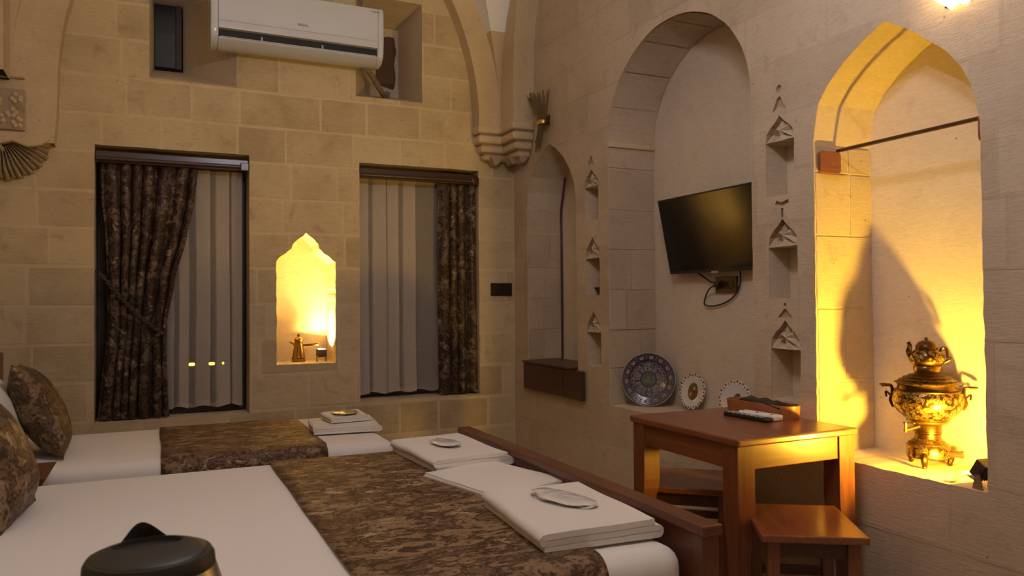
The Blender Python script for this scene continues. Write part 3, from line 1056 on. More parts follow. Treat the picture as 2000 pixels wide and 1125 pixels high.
# towels
def towel(label, w_, d, layers, th, loc, rz, seed, group, fold_side=1):
    """folded cloth: a continuous strip zig-zagging in layers, folded at alternating edges"""
    path = []
    r = th/2
    for k in range(layers):
        z = r+k*th*1.02
        ins = .006*k+rnd.uniform(0, .006)
        xs = [-w_/2+ins, w_/2-ins]
        if k % 2: xs.reverse()
        path += [(lerp(xs[0], xs[1], q/10), z) for q in range(11)]
        if k < layers-1:
            e = xs[1]; sg = 1 if xs[1] > 0 else -1
            for q in range(1, 6):
                a = -math.pi/2+q*math.pi/6
                path.append((e+sg*math.cos(a)*th*.51, z+th*.51+math.sin(a)*th*.51))
    # thick ribbon around the path
    m = MB()
    n = len(path)
    outl = []
    hh = th*.47
    P = [Vector((p[0], p[1])) for p in path]
    up, lo = [], []
    for i in range(n):
        t = (P[min(n-1, i+1)]-P[max(0, i-1)]).normalized()
        nn = Vector((-t.y, t.x))
        up.append(P[i]+nn*hh); lo.append(P[i]-nn*hh)
    NYS = 13
    def wob(p, y, k):
        q = noise.noise(Vector((p.x*5+seed, y*5, p.y*8)))
        q2 = noise.noise(Vector((p.x*3+seed*2, y*3, 4.0)))
        zz = p.y+(q*.005+q2*.006)*min(1, p.y/.02)
        return (p.x+.006*q, y*(1+.012*noise.noise(Vector((seed, p.x*4, p.y*60)))), max(.0005, zz))
    ys = [lerp(-d/2, d/2, j/(NYS-1)) for j in range(NYS)]
    loop = up+lo[::-1]
    nl = len(loop)
    for y in ys:
        ed = 1-.0
        for p in loop:
            m.v.append(wob(p, y, 0))
    for j in range(NYS-1):
        for i in range(nl):
            a, b = j*nl+i, j*nl+(i+1) % nl
            m.f.append((a, b, b+nl, a+nl))
    for j in (0, NYS-1):
        for i in range(n-1):
            a = j*nl+i
            m.f.append((a, a+1, j*nl+nl-2-i, j*nl+nl-1-i))
    o = m.obj('folded_towel', M['towel'], None, smooth=True, loc=loc, rot=(0, 0, rz), bev=0)
    return tag(o, label, 'towel', group)
zt = NB[4]+.009
TG = 'folded white towels on the beds'
towel('thick folded white towel on the double bed farthest from the viewer', .345, .52, 3, .018, (1.185, 3.215, zt), R(4), 1, TG)
towel('thin flat folded white towel between the two thick ones', .34, .46, 2, .009, (1.185, 2.73, zt), R(14), 2, TG)
towel('thick folded white towel on the double bed nearest the viewer', .365, .51, 3, .018, (1.168, 2.125, zt), R(-4), 3, TG)
zf = FB[4]+.009
towel('large folded white towel lying on the single bed', .36, .36, 3, .014, (.985, 4.42, zf), R(-6), 4, TG)
towel('small folded white towel stacked on the larger towel', .23, .22, 3, .011, (1.005, 4.44, zf+.046), R(4), 5, TG)
def packet(label, w_, d, th, loc, rz, seed, mat, ry=0.0):
    def side(sg):
        def fn(u, v):
            a = 2*math.pi*u
            r = v
            e = .92+.08*math.cos(3*a+seed)+.03*math.sin(7*a)
            x, y = w_/2*r*math.cos(a)*e, d/2*r*math.sin(a)*e
            q = noise.noise(Vector((x*38+seed, y*38, sg)))
            return (x, y, th/2+sg*(th/2*math.sqrt(max(0, 1-r**2.5)))*(1+.12*q)+(.0018*q if r < .99 else 0))
        return fn
    m = MB().grid(36, 9, side(1), cu=True).grid(36, 9, side(-1), cu=True)
    o = m.obj('soap_packet', mat, None, smooth=True, loc=loc, rot=(0, ry, rz))
    rim = MB().grid(40, 2, lambda u, v: (w_*(.445+.05*v)*math.cos(2*math.pi*u)*(1+.03*math.sin(9*u*6.28)), d*(.445+.05*v)*math.sin(2*math.pi*u), th*.45+.002*math.sin(31*u*6.28)), cu=True)
    rim.obj('crimped_edge', mat, o, smooth=True)
    return tag(o, label, 'packet', 'clear packets on the towels')
packet('clear crinkled packet on the farthest thick towel of the double bed', .12, .20, .018, (1.175, 3.24, zt+.056), R(6), 1, M['packet'])
packet('long clear crinkled packet on the nearest thick towel', .125, .30, .016, (1.185, 2.17, zt+.056), R(12), 2, M['packet'])
packet('shiny yellowish packet on top of the stacked towels on the single bed', .15, .19, .016, (1.0, 4.44, zf+.080), R(-12), 3, M['packet_gold'])

# ================================================================== table, stools and what lies on them
tb = thing('side_table', 'square reddish wooden table with shaped legs against the alcove wall', 'table', (2.22, 2.537, 0))
MB().box(-.305, .300, -.352, .352, .722, .750).obj('tabletop', M['wood_y'], tb, bev=.007, seg=3)
for sx in (-1, 1):
    for sy in (-1, 1):
        cx, cy = sx*.255, sy*.295
        prof = [(0, .024), (.10, .025), (.30, .029), (.38, .032), (.44, .040), (.48, .041), (.722, .041)]
        m = MB()
        for z0, h0 in prof:
            xa, xb = sorted((cx+sx*.041, cx+sx*(.041-2*h0)))
            ya, yb = sorted((cy+sy*.041, cy+sy*(.041-2*h0)))
            m.v += [(xa, ya, z0), (xb, ya, z0), (xb, yb, z0), (xa, yb, z0)]
        for j in range(len(prof)-1):
            for i in range(4):
                m.f.append((j*4+i, j*4+(i+1) % 4, j*4+4+(i+1) % 4, j*4+4+i))
        m.f += [(3, 2, 1, 0), tuple(range(len(m.v)-4, len(m.v)))]
        m.obj('leg', M['wood_z'], tb, bev=.002)
for s in (-1, 1):
    MB().box(-.216, .216, s*.318-.011, s*.318+.011, .632, .722).obj('apron', M['wood'], tb, bev=.002)
    MB().box(s*.278-.011, s*.278+.011, -.256, .256, .632, .722).obj('apron', M['wood_y'], tb, bev=.002)

def stool(label, loc, rz, w_, d, h):
    t = thing('stool', label, 'stool', loc, rz, group='wooden stools at the table')
    MB().box(-w_/2, w_/2, -d/2, d/2, h-.026, h).obj('seat', M['wood_y'], t, bev=.005, seg=2)
    a, b = w_/2-.045, d/2-.045
    for sx in (-1, 1):
        for sy in (-1, 1):
            MB().box(sx*a-.021, sx*a+.021, sy*b-.021, sy*b+.021, 0, h-.026).obj('leg', M['wood_z'], t, bev=.003)
    for s in (-1, 1):
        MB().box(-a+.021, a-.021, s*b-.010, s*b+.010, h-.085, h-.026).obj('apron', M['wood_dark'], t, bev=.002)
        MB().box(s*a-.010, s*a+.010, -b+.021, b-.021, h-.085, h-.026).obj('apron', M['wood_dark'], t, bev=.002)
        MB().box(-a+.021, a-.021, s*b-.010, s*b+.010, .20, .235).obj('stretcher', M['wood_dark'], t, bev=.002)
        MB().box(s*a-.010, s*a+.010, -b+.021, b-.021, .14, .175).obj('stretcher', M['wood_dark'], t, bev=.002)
    return t
stool('wooden stool standing nearest, below the samovar alcove', (2.142, 2.118, 0), R(-32.5), .355, .42, .455)
stool('wooden stool half hidden behind the table legs', (2.275, 2.93, 0), R(-42.0), .40, .42, .425)

def remote(label, loc, rz, w_, l, th, mat, keymat, rows, cols):
    t = thing('remote_control', label, 'remote', loc, rz, group='remote controls on the table')
    body = MB().box(-w_/2, w_/2, -l/2, l/2, 0, th).obj('body', mat, t, smooth=True, bev=min(w_, th)*.33, seg=3)
    for i in range(rows):
        for j in range(cols):
            x = lerp(-w_*.28, w_*.28, j/(cols-1) if cols > 1 else .5)
            y = lerp(-l*.36, l*.40, i/(rows-1))
            MB().box(x-.004, x+.004, y-.0035, y+.0035, th-.001, th+.0022).obj('key', keymat, t)
    return t
remote('black television remote with pale keys beside the white remote', (2.300, 2.565, .750), R(2), .046, .25, .018, M['black'], M['white_plastic'], 8, 3)
wr = remote('white air conditioner remote beside the wooden tray', (2.352, 2.545, .750), R(6), .052, .205, .026, M['white_plastic'], M['ink_grey'], 3, 2)

tr = thing('wooden_tray', 'small orange-brown wooden tray with rounded ends on the table', 'tray', (2.447, 2.635, .750), R(5))
def oval(hw, hl, n=8):
    p = []
    for sy in (1, -1):
        for k in range(n+1):
            a = (0 if sy > 0 else math.pi)+math.pi*k/n
            p.append((hw*math.cos(a), sy*(hl-hw)+hw*math.sin(a)))
    return p
o_, i_ = oval(.056, .190), oval(.047, .181)
m = MB()
n = len(o_)
m.v = [(a*.93, b*.97, 0) for a, b in o_]+[(a, b, .056) for a, b in o_]+[(a, b, .056) for a, b in i_]+[(a*.95, b*.97, .008) for a, b in i_]
for i in range(n):
    j = (i+1) % n
    for k in range(3):
        m.f.append((k*n+i, k*n+j, k*n+n+j, k*n+n+i))
m.f += [tuple(range(n)), tuple(range(3*n, 4*n))]
m.obj('tray_body', M['wood_tray'], tr, smooth=True)
for k, (x, y, z, rx, ry, rz, nm) in enumerate(((2.452, 2.70, .800, 14, -6, 8, 'black sachet at the far end of the wooden tray'), (2.446, 2.62, .803, 12, -4, -4, 'black sachet in the middle of the wooden tray'),
                                                  (2.442, 2.535, .801, 11, -3, 5, 'black sachet at the near end of the wooden tray'))):
    s = thing('sachet', nm, 'sachet', (x, y, z), rot=(R(rx), R(ry), R(rz)), group='black sachets in the tray')
    MB().box(-.043, .043, -.046, .042, 0, .006).obj('pouch', M['sachet'], s, smooth=True, bev=.0025)
    MB().box(-.043, .043, -.056, -.046, .001, .003).obj('sealed_edge', M['sachet_edge'], s)

# ================================================================== samovar alcove
sm = thing('samovar', 'ornate engraved brass samovar on clawed feet in the glowing alcove', 'samovar', (2.811, 2.100, .588), R(-53))
k_ = .000513
def prf(l): return [(r*k_, (1062-y)*k_) for r, y in l]
MB().lathe(prf([(60, 1000), (140, 992), (152, 980), (154, 920), (148, 905)]), 40).obj('base', M['brass_engraved'], sm, smooth=True)
MB().lathe(prf([(150, 908), (157, 902), (150, 893), (140, 886), (142, 881), (126, 876), (116, 866), (118, 861), (104, 856), (98, 845)]), 40).obj('base_top', M['brass_lid'], sm, smooth=True)
MB().lathe(prf([(96, 852), (92, 840), (92, 808), (100, 800), (100, 790), (96, 786), (102, 740), (112, 730)]), 40).obj('stem', M['brass_dark'], sm, smooth=True)
MB().lathe(prf([(104, 738), (150, 716), (154, 706), (146, 694), (160, 684)]), 40).obj('collar', M['brass'], sm, smooth=True)
MB().lathe(prf([(158, 690), (178, 672), (214, 640), (240, 600), (252, 560), (251, 520), (244, 490), (232, 474)]), 48).obj('body', M['brass_engraved'], sm, smooth=True)
MB().lathe(prf([(234, 480), (236, 468), (214, 462), (211, 430), (220, 420)]), 48).obj('neck', M['brass_dark'], sm, smooth=True)
lid = MB().lathe(prf([(216, 424), (234, 415), (233, 408), (212, 402), (204, 396), (206, 391), (184, 384), (172, 374), (175, 369), (150, 364), (130, 354), (132, 350), (106, 346), (90, 340)]), 48).obj('lid', M['brass_lid'], sm, smooth=True)
MB().lathe([(.006, 0), (.009, .004), (.008, .012), (.004, .018)], 12, (-.0, -.062)).xf(Matrix.Translation((0, 0, .345))).obj('lid_knob', M['brass_dark'], lid, smooth=True)
for a in (-100, 20, 140):
    ca, sa_ = math.cos(R(a)), math.sin(R(a))
    pts = [(.060, .052), (.078, .046), (.086, .032), (.080, .014), (.084, .003)]
    m = MB().tube(catmull([(r*ca, r*sa_, z) for r, z in pts], 4), .01, 8, rs=[lerp(.017, .0075, i/16) for i in range(17)])
    m.obj('foot', M['brass_dark'], sm, smooth=True)
for s in (-1, 1):
    z0 = (1062-560)*k_
    h = MB().tube(catmull([(s*.122, 0, z0-.028), (s*.134, 0, z0-.002), (s*.127, 0, z0+.03), (s*.130, 0, z0+.056), (s*.146, 0, z0+.06), (s*.165, 0, z0+.058)], 5), .0065, 8).obj('handle', M['brass_dark'], sm, smooth=True)
    MB().sphere((0, 0, 0), .011, 10, 6, .55).xf(Matrix.Translation((s*.158, 0, z0+.062)) @ Matrix.Diagonal((1.7, 1, 1, 1))).obj('handle_grip', M['brass_dark'], h, smooth=True)
    MB().tube(catmull([(s*.134, 0, z0+.02), (s*.150, 0, z0+.034), (s*.148, 0, z0+.012)], 4), .0045, 6).obj('handle_scroll', M['brass_dark'], h, smooth=True)
zt_ = (1062-755)*k_
tp = MB().tube([(-.03, -.045, zt_+.004), (-.062, -.07, zt_-.004), (-.083, -.085, zt_-.010)], .0065, 10).obj('tap', M['brass'], sm, smooth=True)
MB().tube([(-.078, -.082, zt_-.016), (-.078, -.082, zt_+.022)], .005, 8).obj('tap_key', M['brass_dark'], tp, smooth=True)
MB().box(-.088, -.045, -.085, -.079, zt_+.018, zt_+.024).obj('tap_lever', M['brass_dark'], tp, bev=.002)
zb = (1062-950)*k_
vent = MB().tube([(.06, -.02, zb), (.118, -.035, zb+.003)], .0125, 14).obj('air_pipe', M['brass'], sm, smooth=True)
MB().tube([(.112, -.0334, zb+.003), (.121, -.0357, zb+.0032)], .0155, 14).obj('pipe_rim', M['brass'], vent, smooth=True)
tpz = .588+(1062-342)*k_
te = thing('teapot', 'small engraved brass teapot standing on top of the samovar', 'teapot', (2.811, 2.100, tpz), R(-53))
def prt(l): return [(r*k_, (342-y)*k_) for r, y in l]
MB().lathe(prt([(84, 342), (88, 335), (96, 318), (98, 290), (92, 282), (112, 262), (122, 246)]), 36).obj('lower_body', M['brass'], te, smooth=True)
MB().lathe(prt([(122, 248), (127, 228), (124, 200), (110, 176), (86, 160), (78, 154)]), 36).obj('upper_body', M['brass_engraved'], te, smooth=True)
tl = MB().lathe(prt([(78, 158), (79, 130), (74, 120), (60, 100), (36, 88), (20, 82)]), 30).obj('lid', M['brass_dark'], te, smooth=True)
MB().lathe(prt([(10, 86), (8, 78), (17, 72), (17, 64), (8, 60)]), 14).obj('knob', M['brass'], tl, smooth=True)
MB().tube(catmull([(-.050, 0, .062), (-.064, 0, .083), (-.060, 0, .108), (-.066, 0, .125)], 5), .008, 8, rs=[lerp(.014, .0065, i/15) for i in range(16)]).obj('spout', M['brass_engraved'], te, smooth=True)
MB().tube(catmull([(.044, 0, .086), (.058, 0, .104), (.070, 0, .094), (.074, 0, .068), (.082, 0, .060), (.060, 0, .044)], 5), .0062, 8).obj('handle', M['brass_dark'], te, smooth=True)

# curtain rod with wooden brackets
rod = thing('clothes_rod', 'thin dark rod spanning the glowing alcove on wooden brackets', 'rod', (2.70, 2.09, 1.86))
MB().tube([(.02, .358, .048), (.02, -.345, .052)], .0085, 10).obj('rod', M['wood_rail'], rod, smooth=True)
for y0, y1 in ((.347, .366), (-.368, -.350)):
    poly = []
    for cx, cz, a0 in ((.045, .025, 0), (-.045, .025, 90), (-.045, -.038, 180), (.045, -.038, 270)):
        for q in range(4):
            a = R(a0+q*30)
            poly.append((cx+.016*math.cos(a), cz+.016*math.sin(a)))
    br = MB().prism(poly, lambda a, b, d: (a-.03, d, b), y0, y1).obj('bracket', M['wood'], rod, bev=.003)
    ym = y0 if y0 > 0 else y1
    MB().sphere((-.022, ym, -.012), .0035, 8, 6).obj('screw', M['steel'], br)

def floodlight(name, label, loc, rz, s, tilt, mat, legs='plates'):
    t = thing(name, label, 'floodlight', loc, rz, group='small floodlights in the niches')
    # local: lens looks along -Y before tilting up by tilt
    T = Matrix.Translation((0, 0, .085*s)) @ Matrix.Rotation(-tilt, 4, 'X')
    hd = MB().box(-.05*s, .05*s, -.018*s, .022*s, -.04*s, .04*s).xf(T).obj('housing', M['lamp_body'], t, bev=.004*s)
    MB().box(-.043*s, .043*s, -.0215*s, -.0185*s, -.033*s, .033*s).xf(T).obj('lens', mat, hd)
    m = MB()
    for a, b, c_, d in ((-.05, .05, .033, .04), (-.05, .05, -.04, -.033), (-.05, -.043, -.033, .033), (.043, .05, -.033, .033)):
        m.box(a*s, b*s, -(.036 if s > .7 else .062)*s, -.018*s, c_*s, d*s)
    m.xf(T).obj('hood', M['lamp_body'], hd)  # rim added around the lens to cut the beam's spill
    m = MB()
    for k in range(7):
        x = lerp(-.04*s, .04*s, k/6)
        m.box(x-.002*s, x+.002*s, .022*s, .032*s, -.034*s, .034*s)
    m.xf(T).obj('cooling_fins', M['lamp_body'], hd)
    for sg in (-1, 1):
        x = sg*.056*s
        MB().add([(x-.003*s, -.028*s, .0), (x-.003*s, .028*s, .0), (x-.003*s, .008*s, .085*s), (x-.003*s, -.008*s, .085*s), (x+.003*s, -.028*s, .0), (x+.003*s, .028*s, .0), (x+.003*s, .008*s, .085*s), (x+.003*s, -.008*s, .085*s)],
                 [(0, 1, 2, 3), (4, 7, 6, 5), (0, 4, 5, 1), (1, 5, 6, 2), (2, 6, 7, 3), (3, 7, 4, 0)]).obj('stand_plate', M['lamp_stand'], t)
        MB().tube([(x, 0, .08*s), (x+sg*.006*s, 0, .08*s)], .012*s, 12).obj('hinge_knob', M['lamp_body'], t)
    return t
floodlight('floodlight', 'small floodlight tilted upwards beside the coffee pot in the lit niche', (1.108, 5.690, .829), R(10), .62, R(84), M['flood_small'])
floodlight('floodlight', 'floodlight half hidden at the right end of the samovar alcove', (2.655, 1.758, .588), R(172), .76, R(32), M['flood_big'])
cb = MB().tube(catmull([(2.665, 1.795, .606), (2.66, 1.815, .618), (2.650, 1.835, .628), (2.632, 1.865, .600), (2.625, 1.875, .598)], 6), .009, 8).obj('lamp_cable', M['cable_grey'], None, smooth=True)
tag(cb, 'grey cable curling from the floodlight in the samovar alcove', 'cable')

# coffee pot in the small niche
cp = thing('coffee_pot', 'small brass coffee pot with a long straight handle in the lit niche', 'coffee pot', (.955, 5.745, .829), R(-12))
MB().lathe([(.046, 0), (.048, .004), (.046, .03), (.044, .05), (.030, .125), (.027, .150), (.031, .158)], 28).obj('body', M['brass'], cp, smooth=True)
MB().lathe([(.047, .022), (.050, .028), (.047, .036)], 28, cap=False).obj('band', M['brass_engraved'], cp, smooth=True)
ld = MB().lathe([(.031, .158), (.033, .162), (.028, .172), (.016, .182), (.010, .184)], 24).obj('lid', M['brass'], cp, smooth=True)
MB().lathe([(.006, .184), (.011, .190), (.010, .198), (.003, .204)], 12).obj('knob', M['brass_dark'], ld, smooth=True)
MB().tube(catmull([(-.026, 0, .118), (-.040, 0, .134), (-.052, 0, .140), (-.062, 0, .146)], 4), .007, 8).obj('spout', M['brass'], cp, smooth=True)
MB().tube([(.024, 0, .120), (.05, 0, .121), (.14, -.01, .126)], .0075, 10, rs=[.006, .007, .010]).obj('handle', M['brass_dark'], cp, smooth=True)
m = MB()
for k in range(9):
    x = .055+k*.0095
    m.lathe([(.0095, -.002), (.0095, .002)], 10).xf(Matrix.Translation((x, -.01*(x-.05)/.09, .121+.005*(x-.05)/.09)) @ Matrix.Rotation(R(90), 4, 'Y'), len(m.v)-20)
m.obj('handle_ribs', M['brass_dark'], cp)

# ================================================================== air conditioner
ac = thing('air_conditioner', 'white wall-mounted split air conditioner above the windows', 'air conditioner', (.905, YB-.002, 2.945))
HWA = .575
prof = [(0, .02), (.10, .0), (.165, .012), (.208, .046), (.205, .056), (.135, .066), (.135, .104), (.224, .112), (.230, .16), (.228, .36), (.215, .392), (.17, .408), (0, .408)]
full = [(0, .02), (.10, .0), (.165, .012), (.208, .046), (.222, .08), (.224, .112), (.230, .16), (.228, .36), (.215, .392), (.17, .408), (0, .408)]
fx = lambda a, b, d: (d, -a, b)
MB().prism(prof, fx, -HWA+.05, HWA-.045).obj('casing', M['ac_white'], ac, smooth=True)
for a, b in ((-HWA, -HWA+.05), (HWA-.045, HWA)):
    MB().prism(full, fx, a, b).obj('end_cap', M['ac_white'], ac, smooth=True, bev=.012, seg=3, ang=60)
MB().box(-HWA+.052, HWA-.047, -.200, -.136, .066, .104).obj('outlet_shadow', M['ac_dark'], ac)
MB().prism([(.150, .064), (.212, .056), (.212, .060), (.150, .069)], fx, -HWA+.06, HWA-.055).obj('louver', M['ac_white'], ac)
for x in (-.26, .14):
    MB().box(x, x+.012, -.212, -.18, .060, .085).obj('vane', M['grey_plastic'], ac)
MB().box(-HWA+.06, HWA-.055, -.2318, -.2295, .158, .1595).obj('panel_seam', M['grey_plastic'], ac)
text_obj('brand_lettering', 'REGAL', .024, M['ink'], ac, (.012, -.2308, .197), (R(90), 0, 0))
text_obj('series_lettering', 'inverter', .020, M['ink_grey'], ac, (.515, -.2302, .366), (R(90), 0, 0))
pipe = MB().tube(catmull([(1.36, 5.45, 2.965), (1.43, 5.50, 2.93), (1.55, 5.66, 2.86), (1.64, 5.80, 2.825), (1.68, 5.92, 2.85), (1.69, 5.97, 2.93)], 6), .022, 12).obj('drain_pipe', M['pipe'], None, smooth=True)
tag(pipe, 'tan insulated pipe sloping from the air conditioner into the recess', 'pipe')
bd = MB().prism(rough_poly([(1.60, 2.99), (1.745, 2.965), (1.762, 3.05), (1.75, 3.16), (1.765, 3.28), (1.745, 3.38), (1.60, 3.38)], .008, .03, 9), lambda a, b, d: (a-1.68, d, b-2.96), -.012, .0).obj('board', M['board_brown'], None, loc=(1.68, YB+.449, 2.96))
tag(bd, 'ragged brown board closing the recess right of the air conditioner', 'board')

# ================================================================== curtains
def rail(W, label):
    t = thing('curtain_rail', label, 'curtain rail', ((W[0]+W[1])/2, YB+.02, W[3]-.11), group='curtain rails')
    hw = (W[1]-W[0])/2-.004
    MB().box(-hw, hw, -.022, .02, .0, .075).obj('rail_board', M['wood_rail'], t, bev=.006)
    MB().tube([(-hw+.01, -.028, .022), (hw-.01, -.028, .022)], .014, 10).obj('rail_tube', M['wood_rail'], t, smooth=True)
    MB().box(hw-.055, hw, -.046, -.018, -.004, .050).obj('end_stop', M['wood_rail'], t, bev=.005)
    return t
rail(W1, 'dark wooden curtain rail above the tied-back brown curtain')
rail(W2, 'dark wooden curtain rail above the corner window')

def drape(label, rows, n, amp, y0, seed, mat, tie=None):
    zt_, zb_ = rows[0][0], rows[-1][0]
    nu, nv = n*12+1, 46
    cx = (rows[0][1]+rows[0][2])/2
    def fn(u, v):
        z = lerp(zt_, zb_, v)
        xl, xr = interp([(r[0], r[1], r[2]) for r in rows], z)
        uu = u+.035*math.sin(u*9+seed)+.012*noise.noise(Vector((u*4, z*1.5, seed)))
        x = lerp(xl, xr, u)
        ph = 2*math.pi*n*uu+.5*noise.noise(Vector((u*3+seed, z*1.3, 2)))
        a = amp*(.75+.5*noise.noise(Vector((u*5, z, seed+5))))
        if tie: a *= .55+.45*min(1, abs(z-tie)/.3)
        s = math.sin(ph)
        y = y0+a*(abs(s)**.75*(1 if s > 0 else -1))+.004*noise.noise(Vector((u*20, z*8, seed)))
        return (x-cx+.010*math.cos(ph), y-y0, z-zb_)
    o = MB().grid(nu, nv, fn).obj('curtain', mat, None, smooth=True, loc=(cx, y0, zb_))
    return tag(o, label, 'curtain', 'window curtains')
c1 = drape('dark brown patterned curtain tied back at the left window', [(2.185, -.325, .262), (1.95, -.318, .240), (1.72, -.295, .195), (1.42, -.285, .120), (1.12, -.278, .072), (1.0, -.29, .066), (.80, -.315, .072), (.515, -.338, .082)], 7, .030, YB+.066, 3, M['curtain'], 1.12)
c2 = drape('dark brown patterned curtain hanging straight at the corner window', [(2.20, 1.975, 2.270), (1.6, 1.965, 2.275), (1.0, 1.972, 2.280), (.555, 1.975, 2.283)], 4, .024, YB+.052, 8, M['curtain'])
def sheer_curtain(label, x0, x1, zt_, zb_, y0, bands, seed, spread=1.0):
    """bands: (start, end) fractions where the cloth is folded into three layers"""
    path = [(0.0, 0.0)]
    for a, b in bands:
        path += [(a, 0.0), (b, -.014), (b+.004, -.006), (a+.004, .002), (a, .008), (b, .012)]
    path += [(1.0, .0)]
    pts = []
    for (a, y), (b, y2) in zip(path, path[1:]):
        k = max(1, int(abs(b-a)/.02))
        pts += [(lerp(a, b, q/k), lerp(y, y2, q/k)) for q in range(k)]
    pts.append(path[-1])
    n = len(pts)
    NVS = 26
    cx = (x0+x1)/2
    def fn(u, v):
        p = pts[min(n-1, int(round(u*(n-1))))]
        z = lerp(zt_, zb_, v)
        x = lerp(x0, x1, p[0])
        x += .012*noise.noise(Vector((p[0]*3+seed, z*1.2, 1)))*v+(p[0]-.5)*(spread-1)*(x1-x0)*v
        y = p[1]*(1.2+v)+.010*math.sin(p[0]*14+z*.8+seed)*(.3+v)
        zz = z-zb_+.008*math.sin(p[0]*23+seed)*v
        return (x-cx, y, zz)
    o = MB().grid(n, NVS, fn).obj('sheer_curtain', M['sheer'], None, smooth=True, loc=(cx, y0, zb_))
    tag(o, label, 'curtain', 'sheer curtains')
    MB().grid(n, 2, lambda u, v: Vector(fn(u, v*.022))-Vector((0, .016, 0))).obj('heading_tape', M['sheer'], o)
    hem = MB().grid(n, 2, lambda u, v: Vector(fn(u, .985+v*.012))-Vector((0, .002, 0))).obj('hem', M['sheer'], o)
    return o
sheer_curtain('pleated cream sheer curtain beside the tied-back brown curtain', -.02, .562, 2.17, .555, YB+.145, [(.03, .10), (.165, .235), (.295, .40), (.48, .63), (.70, .845), (.875, .985)], 1)
sheer_curtain('pleated cream sheer curtain of the corner window', 1.366, 2.05, 2.195, .580, YB+.125, [(.005, .12), (.175, .315), (.335, .455), (.52, .655)], 4)
# twisted rope tieback
pts1, pts2 = [], []
for k in range(49):
    u = k/48
    x, z = lerp(-.315, .035, u), lerp(1.46, 1.075, u)-.03*math.sin(u*math.pi)
    y = YB+.020-.012*math.sin(u*math.pi)
    a = u*48
    pts1.append((x+.006*math.cos(a), y+.006*math.sin(a), z+.006*math.cos(a)))
    pts2.append((x-.006*math.cos(a), y-.006*math.sin(a), z-.006*math.cos(a)))
tie = thing('rope_tieback', 'twisted brown rope holding back the dark curtain', 'tieback', (0, 0, 0))
MB().tube(pts1, .0065, 6).obj('rope_strand', M['rope'], tie, smooth=True)
MB().tube(pts2, .0065, 6).obj('rope_strand', M['rope'], tie, smooth=True)
MB().tube([(.035+.02*math.sin(q*.5), YB+.018, 1.075-.03*(q/12)) for q in range(13)], .009, 6, rs=[lerp(.006, .016, q/12) for q in range(13)]).obj('tassel', M['rope'], tie, smooth=True)
MB().tube([(-.315, YB+.02, 1.46), (-.335, YB+.045, 1.468), (-.345, YB+.09, 1.47)], .007, 6).obj('hook_end', M['rope'], tie, smooth=True)

# ================================================================== switch plate on the back wall
sw = thing('light_switch', 'dark brown double switch plate beside the corner window', 'switch', (2.477, YB-.006, 1.302))
MB().box(-.090, .090, -.012, .006, 0, .100).obj('plate', M['plate_brown'], sw, bev=.004)
for x in (-.044, .044):
    MB().box(x-.036, x+.036, -.018, -.011, .016, .084).obj('rocker', M['plate_brown'], sw, bev=.003)

# ================================================================== wheat bundle over the corner niche
wb = thing('straw_bundle', 'bundle of dried straw stalks hung on the wall above the corner niche', 'straw bundle', (2.545, 4.965, 2.36))
rn = random.Random(12)
m = MB()
TY, TZ = -.045, .185
for k in range(34):
    f = rn.random() if k > 16 else rn.uniform(0, .32)
    yt = lerp(.175, -.155, f)+rn.uniform(-.012, .012)
    zt_ = lerp(.455, .392, f)+rn.uniform(-.04, .02)
    yb_ = lerp(.062, .018, rn.random())
    zb_ = rn.uniform(-.01, .06)
    x = rn.uniform(-.022, .022)
    ty = TY+lerp(.028, -.030, f)
    m.tube([(x*.8, yb_, zb_), (x, ty, TZ), (x*1.2, lerp(ty, yt, .55), lerp(TZ, zt_, .55)), (x*1.4+rn.uniform(-.015, .01), yt, zt_)], .0032, 5)
s_ = m.obj('stalks', M['straw'], wb)
s_['kind'] = 'stuff'
MB().lathe([(.036, .172), (.038, .178), (.038, .194), (.036, .20)], 20, (0, TY), 1.0, 1.15, False).obj('gold_band', M['gold'], wb, smooth=True)
MB().lathe([(.002, -.006), (.03, -.004), (.036, .004), (.028, .010), (.002, .012)], 20).xf(Matrix.Translation((.0, TY-.078, TZ+.004)) @ Matrix.Rotation(R(-70), 4, 'Y') @ Matrix.Diagonal((1.15, .8, 1, 1))).obj('rosette', M['brass_dark'], wb, smooth=True)
MB().box(-.012, .050, TY-.012, TY+.012, .178, .192).obj('wall_peg', M['wood_dark'], wb)

# ================================================================== corner niche box, dark line and cup
cbx = thing('corner_box', 'dark wooden box shelf set into the foot of the corner niche', 'box', (2.72, 4.85, .595))
MB().box(-.165, -.135, -.435, .445, 0, .196).obj('front_board', M['wood_dark'], cbx, bev=.006)
MB().box(-.166, -.164, -.19, -.184, .0, .19).obj('board_seam', M['ac_dark'], cbx)
MB().box(-.175, .175, -.312, .450, .197, .212).obj('lid', M['wood_dark'], cbx, bev=.004)
edge_line = MB().tube(catmull([(2.893, 5.288, .815), (2.890, 5.284, 1.3), (2.893, 5.290, 1.75), (2.888, 5.285, 1.95), (2.875, 5.22, 2.10), (2.86, 5.16, 2.20)], 8), .009, 8).obj('niche_dark_line', M['paint_dark'], None, smooth=True)  # thin dark strand along the niche's inner back edge
tag(edge_line, 'thin dark line running up the inside edge of the corner niche', 'cable')
cup = thing('cup', 'tiny dark cup standing in the middle small niche by the corner', 'cup', (2.640, 4.318, 1.293))
MB().lathe([(.016, 0), (.018, .004), (.014, .012), (.026, .03), (.034, .05), (.031, .05), (.022, .028), (.004, .018)], 20, cap=True).obj('bowl', M['paint_dark'], cup, smooth=True)
MB().lathe([(.0335, .046), (.0355, .048), (.0355, .052), (.0335, .053)], 20, cap=False).obj('rim', M['brass_dark'], cup, smooth=True)

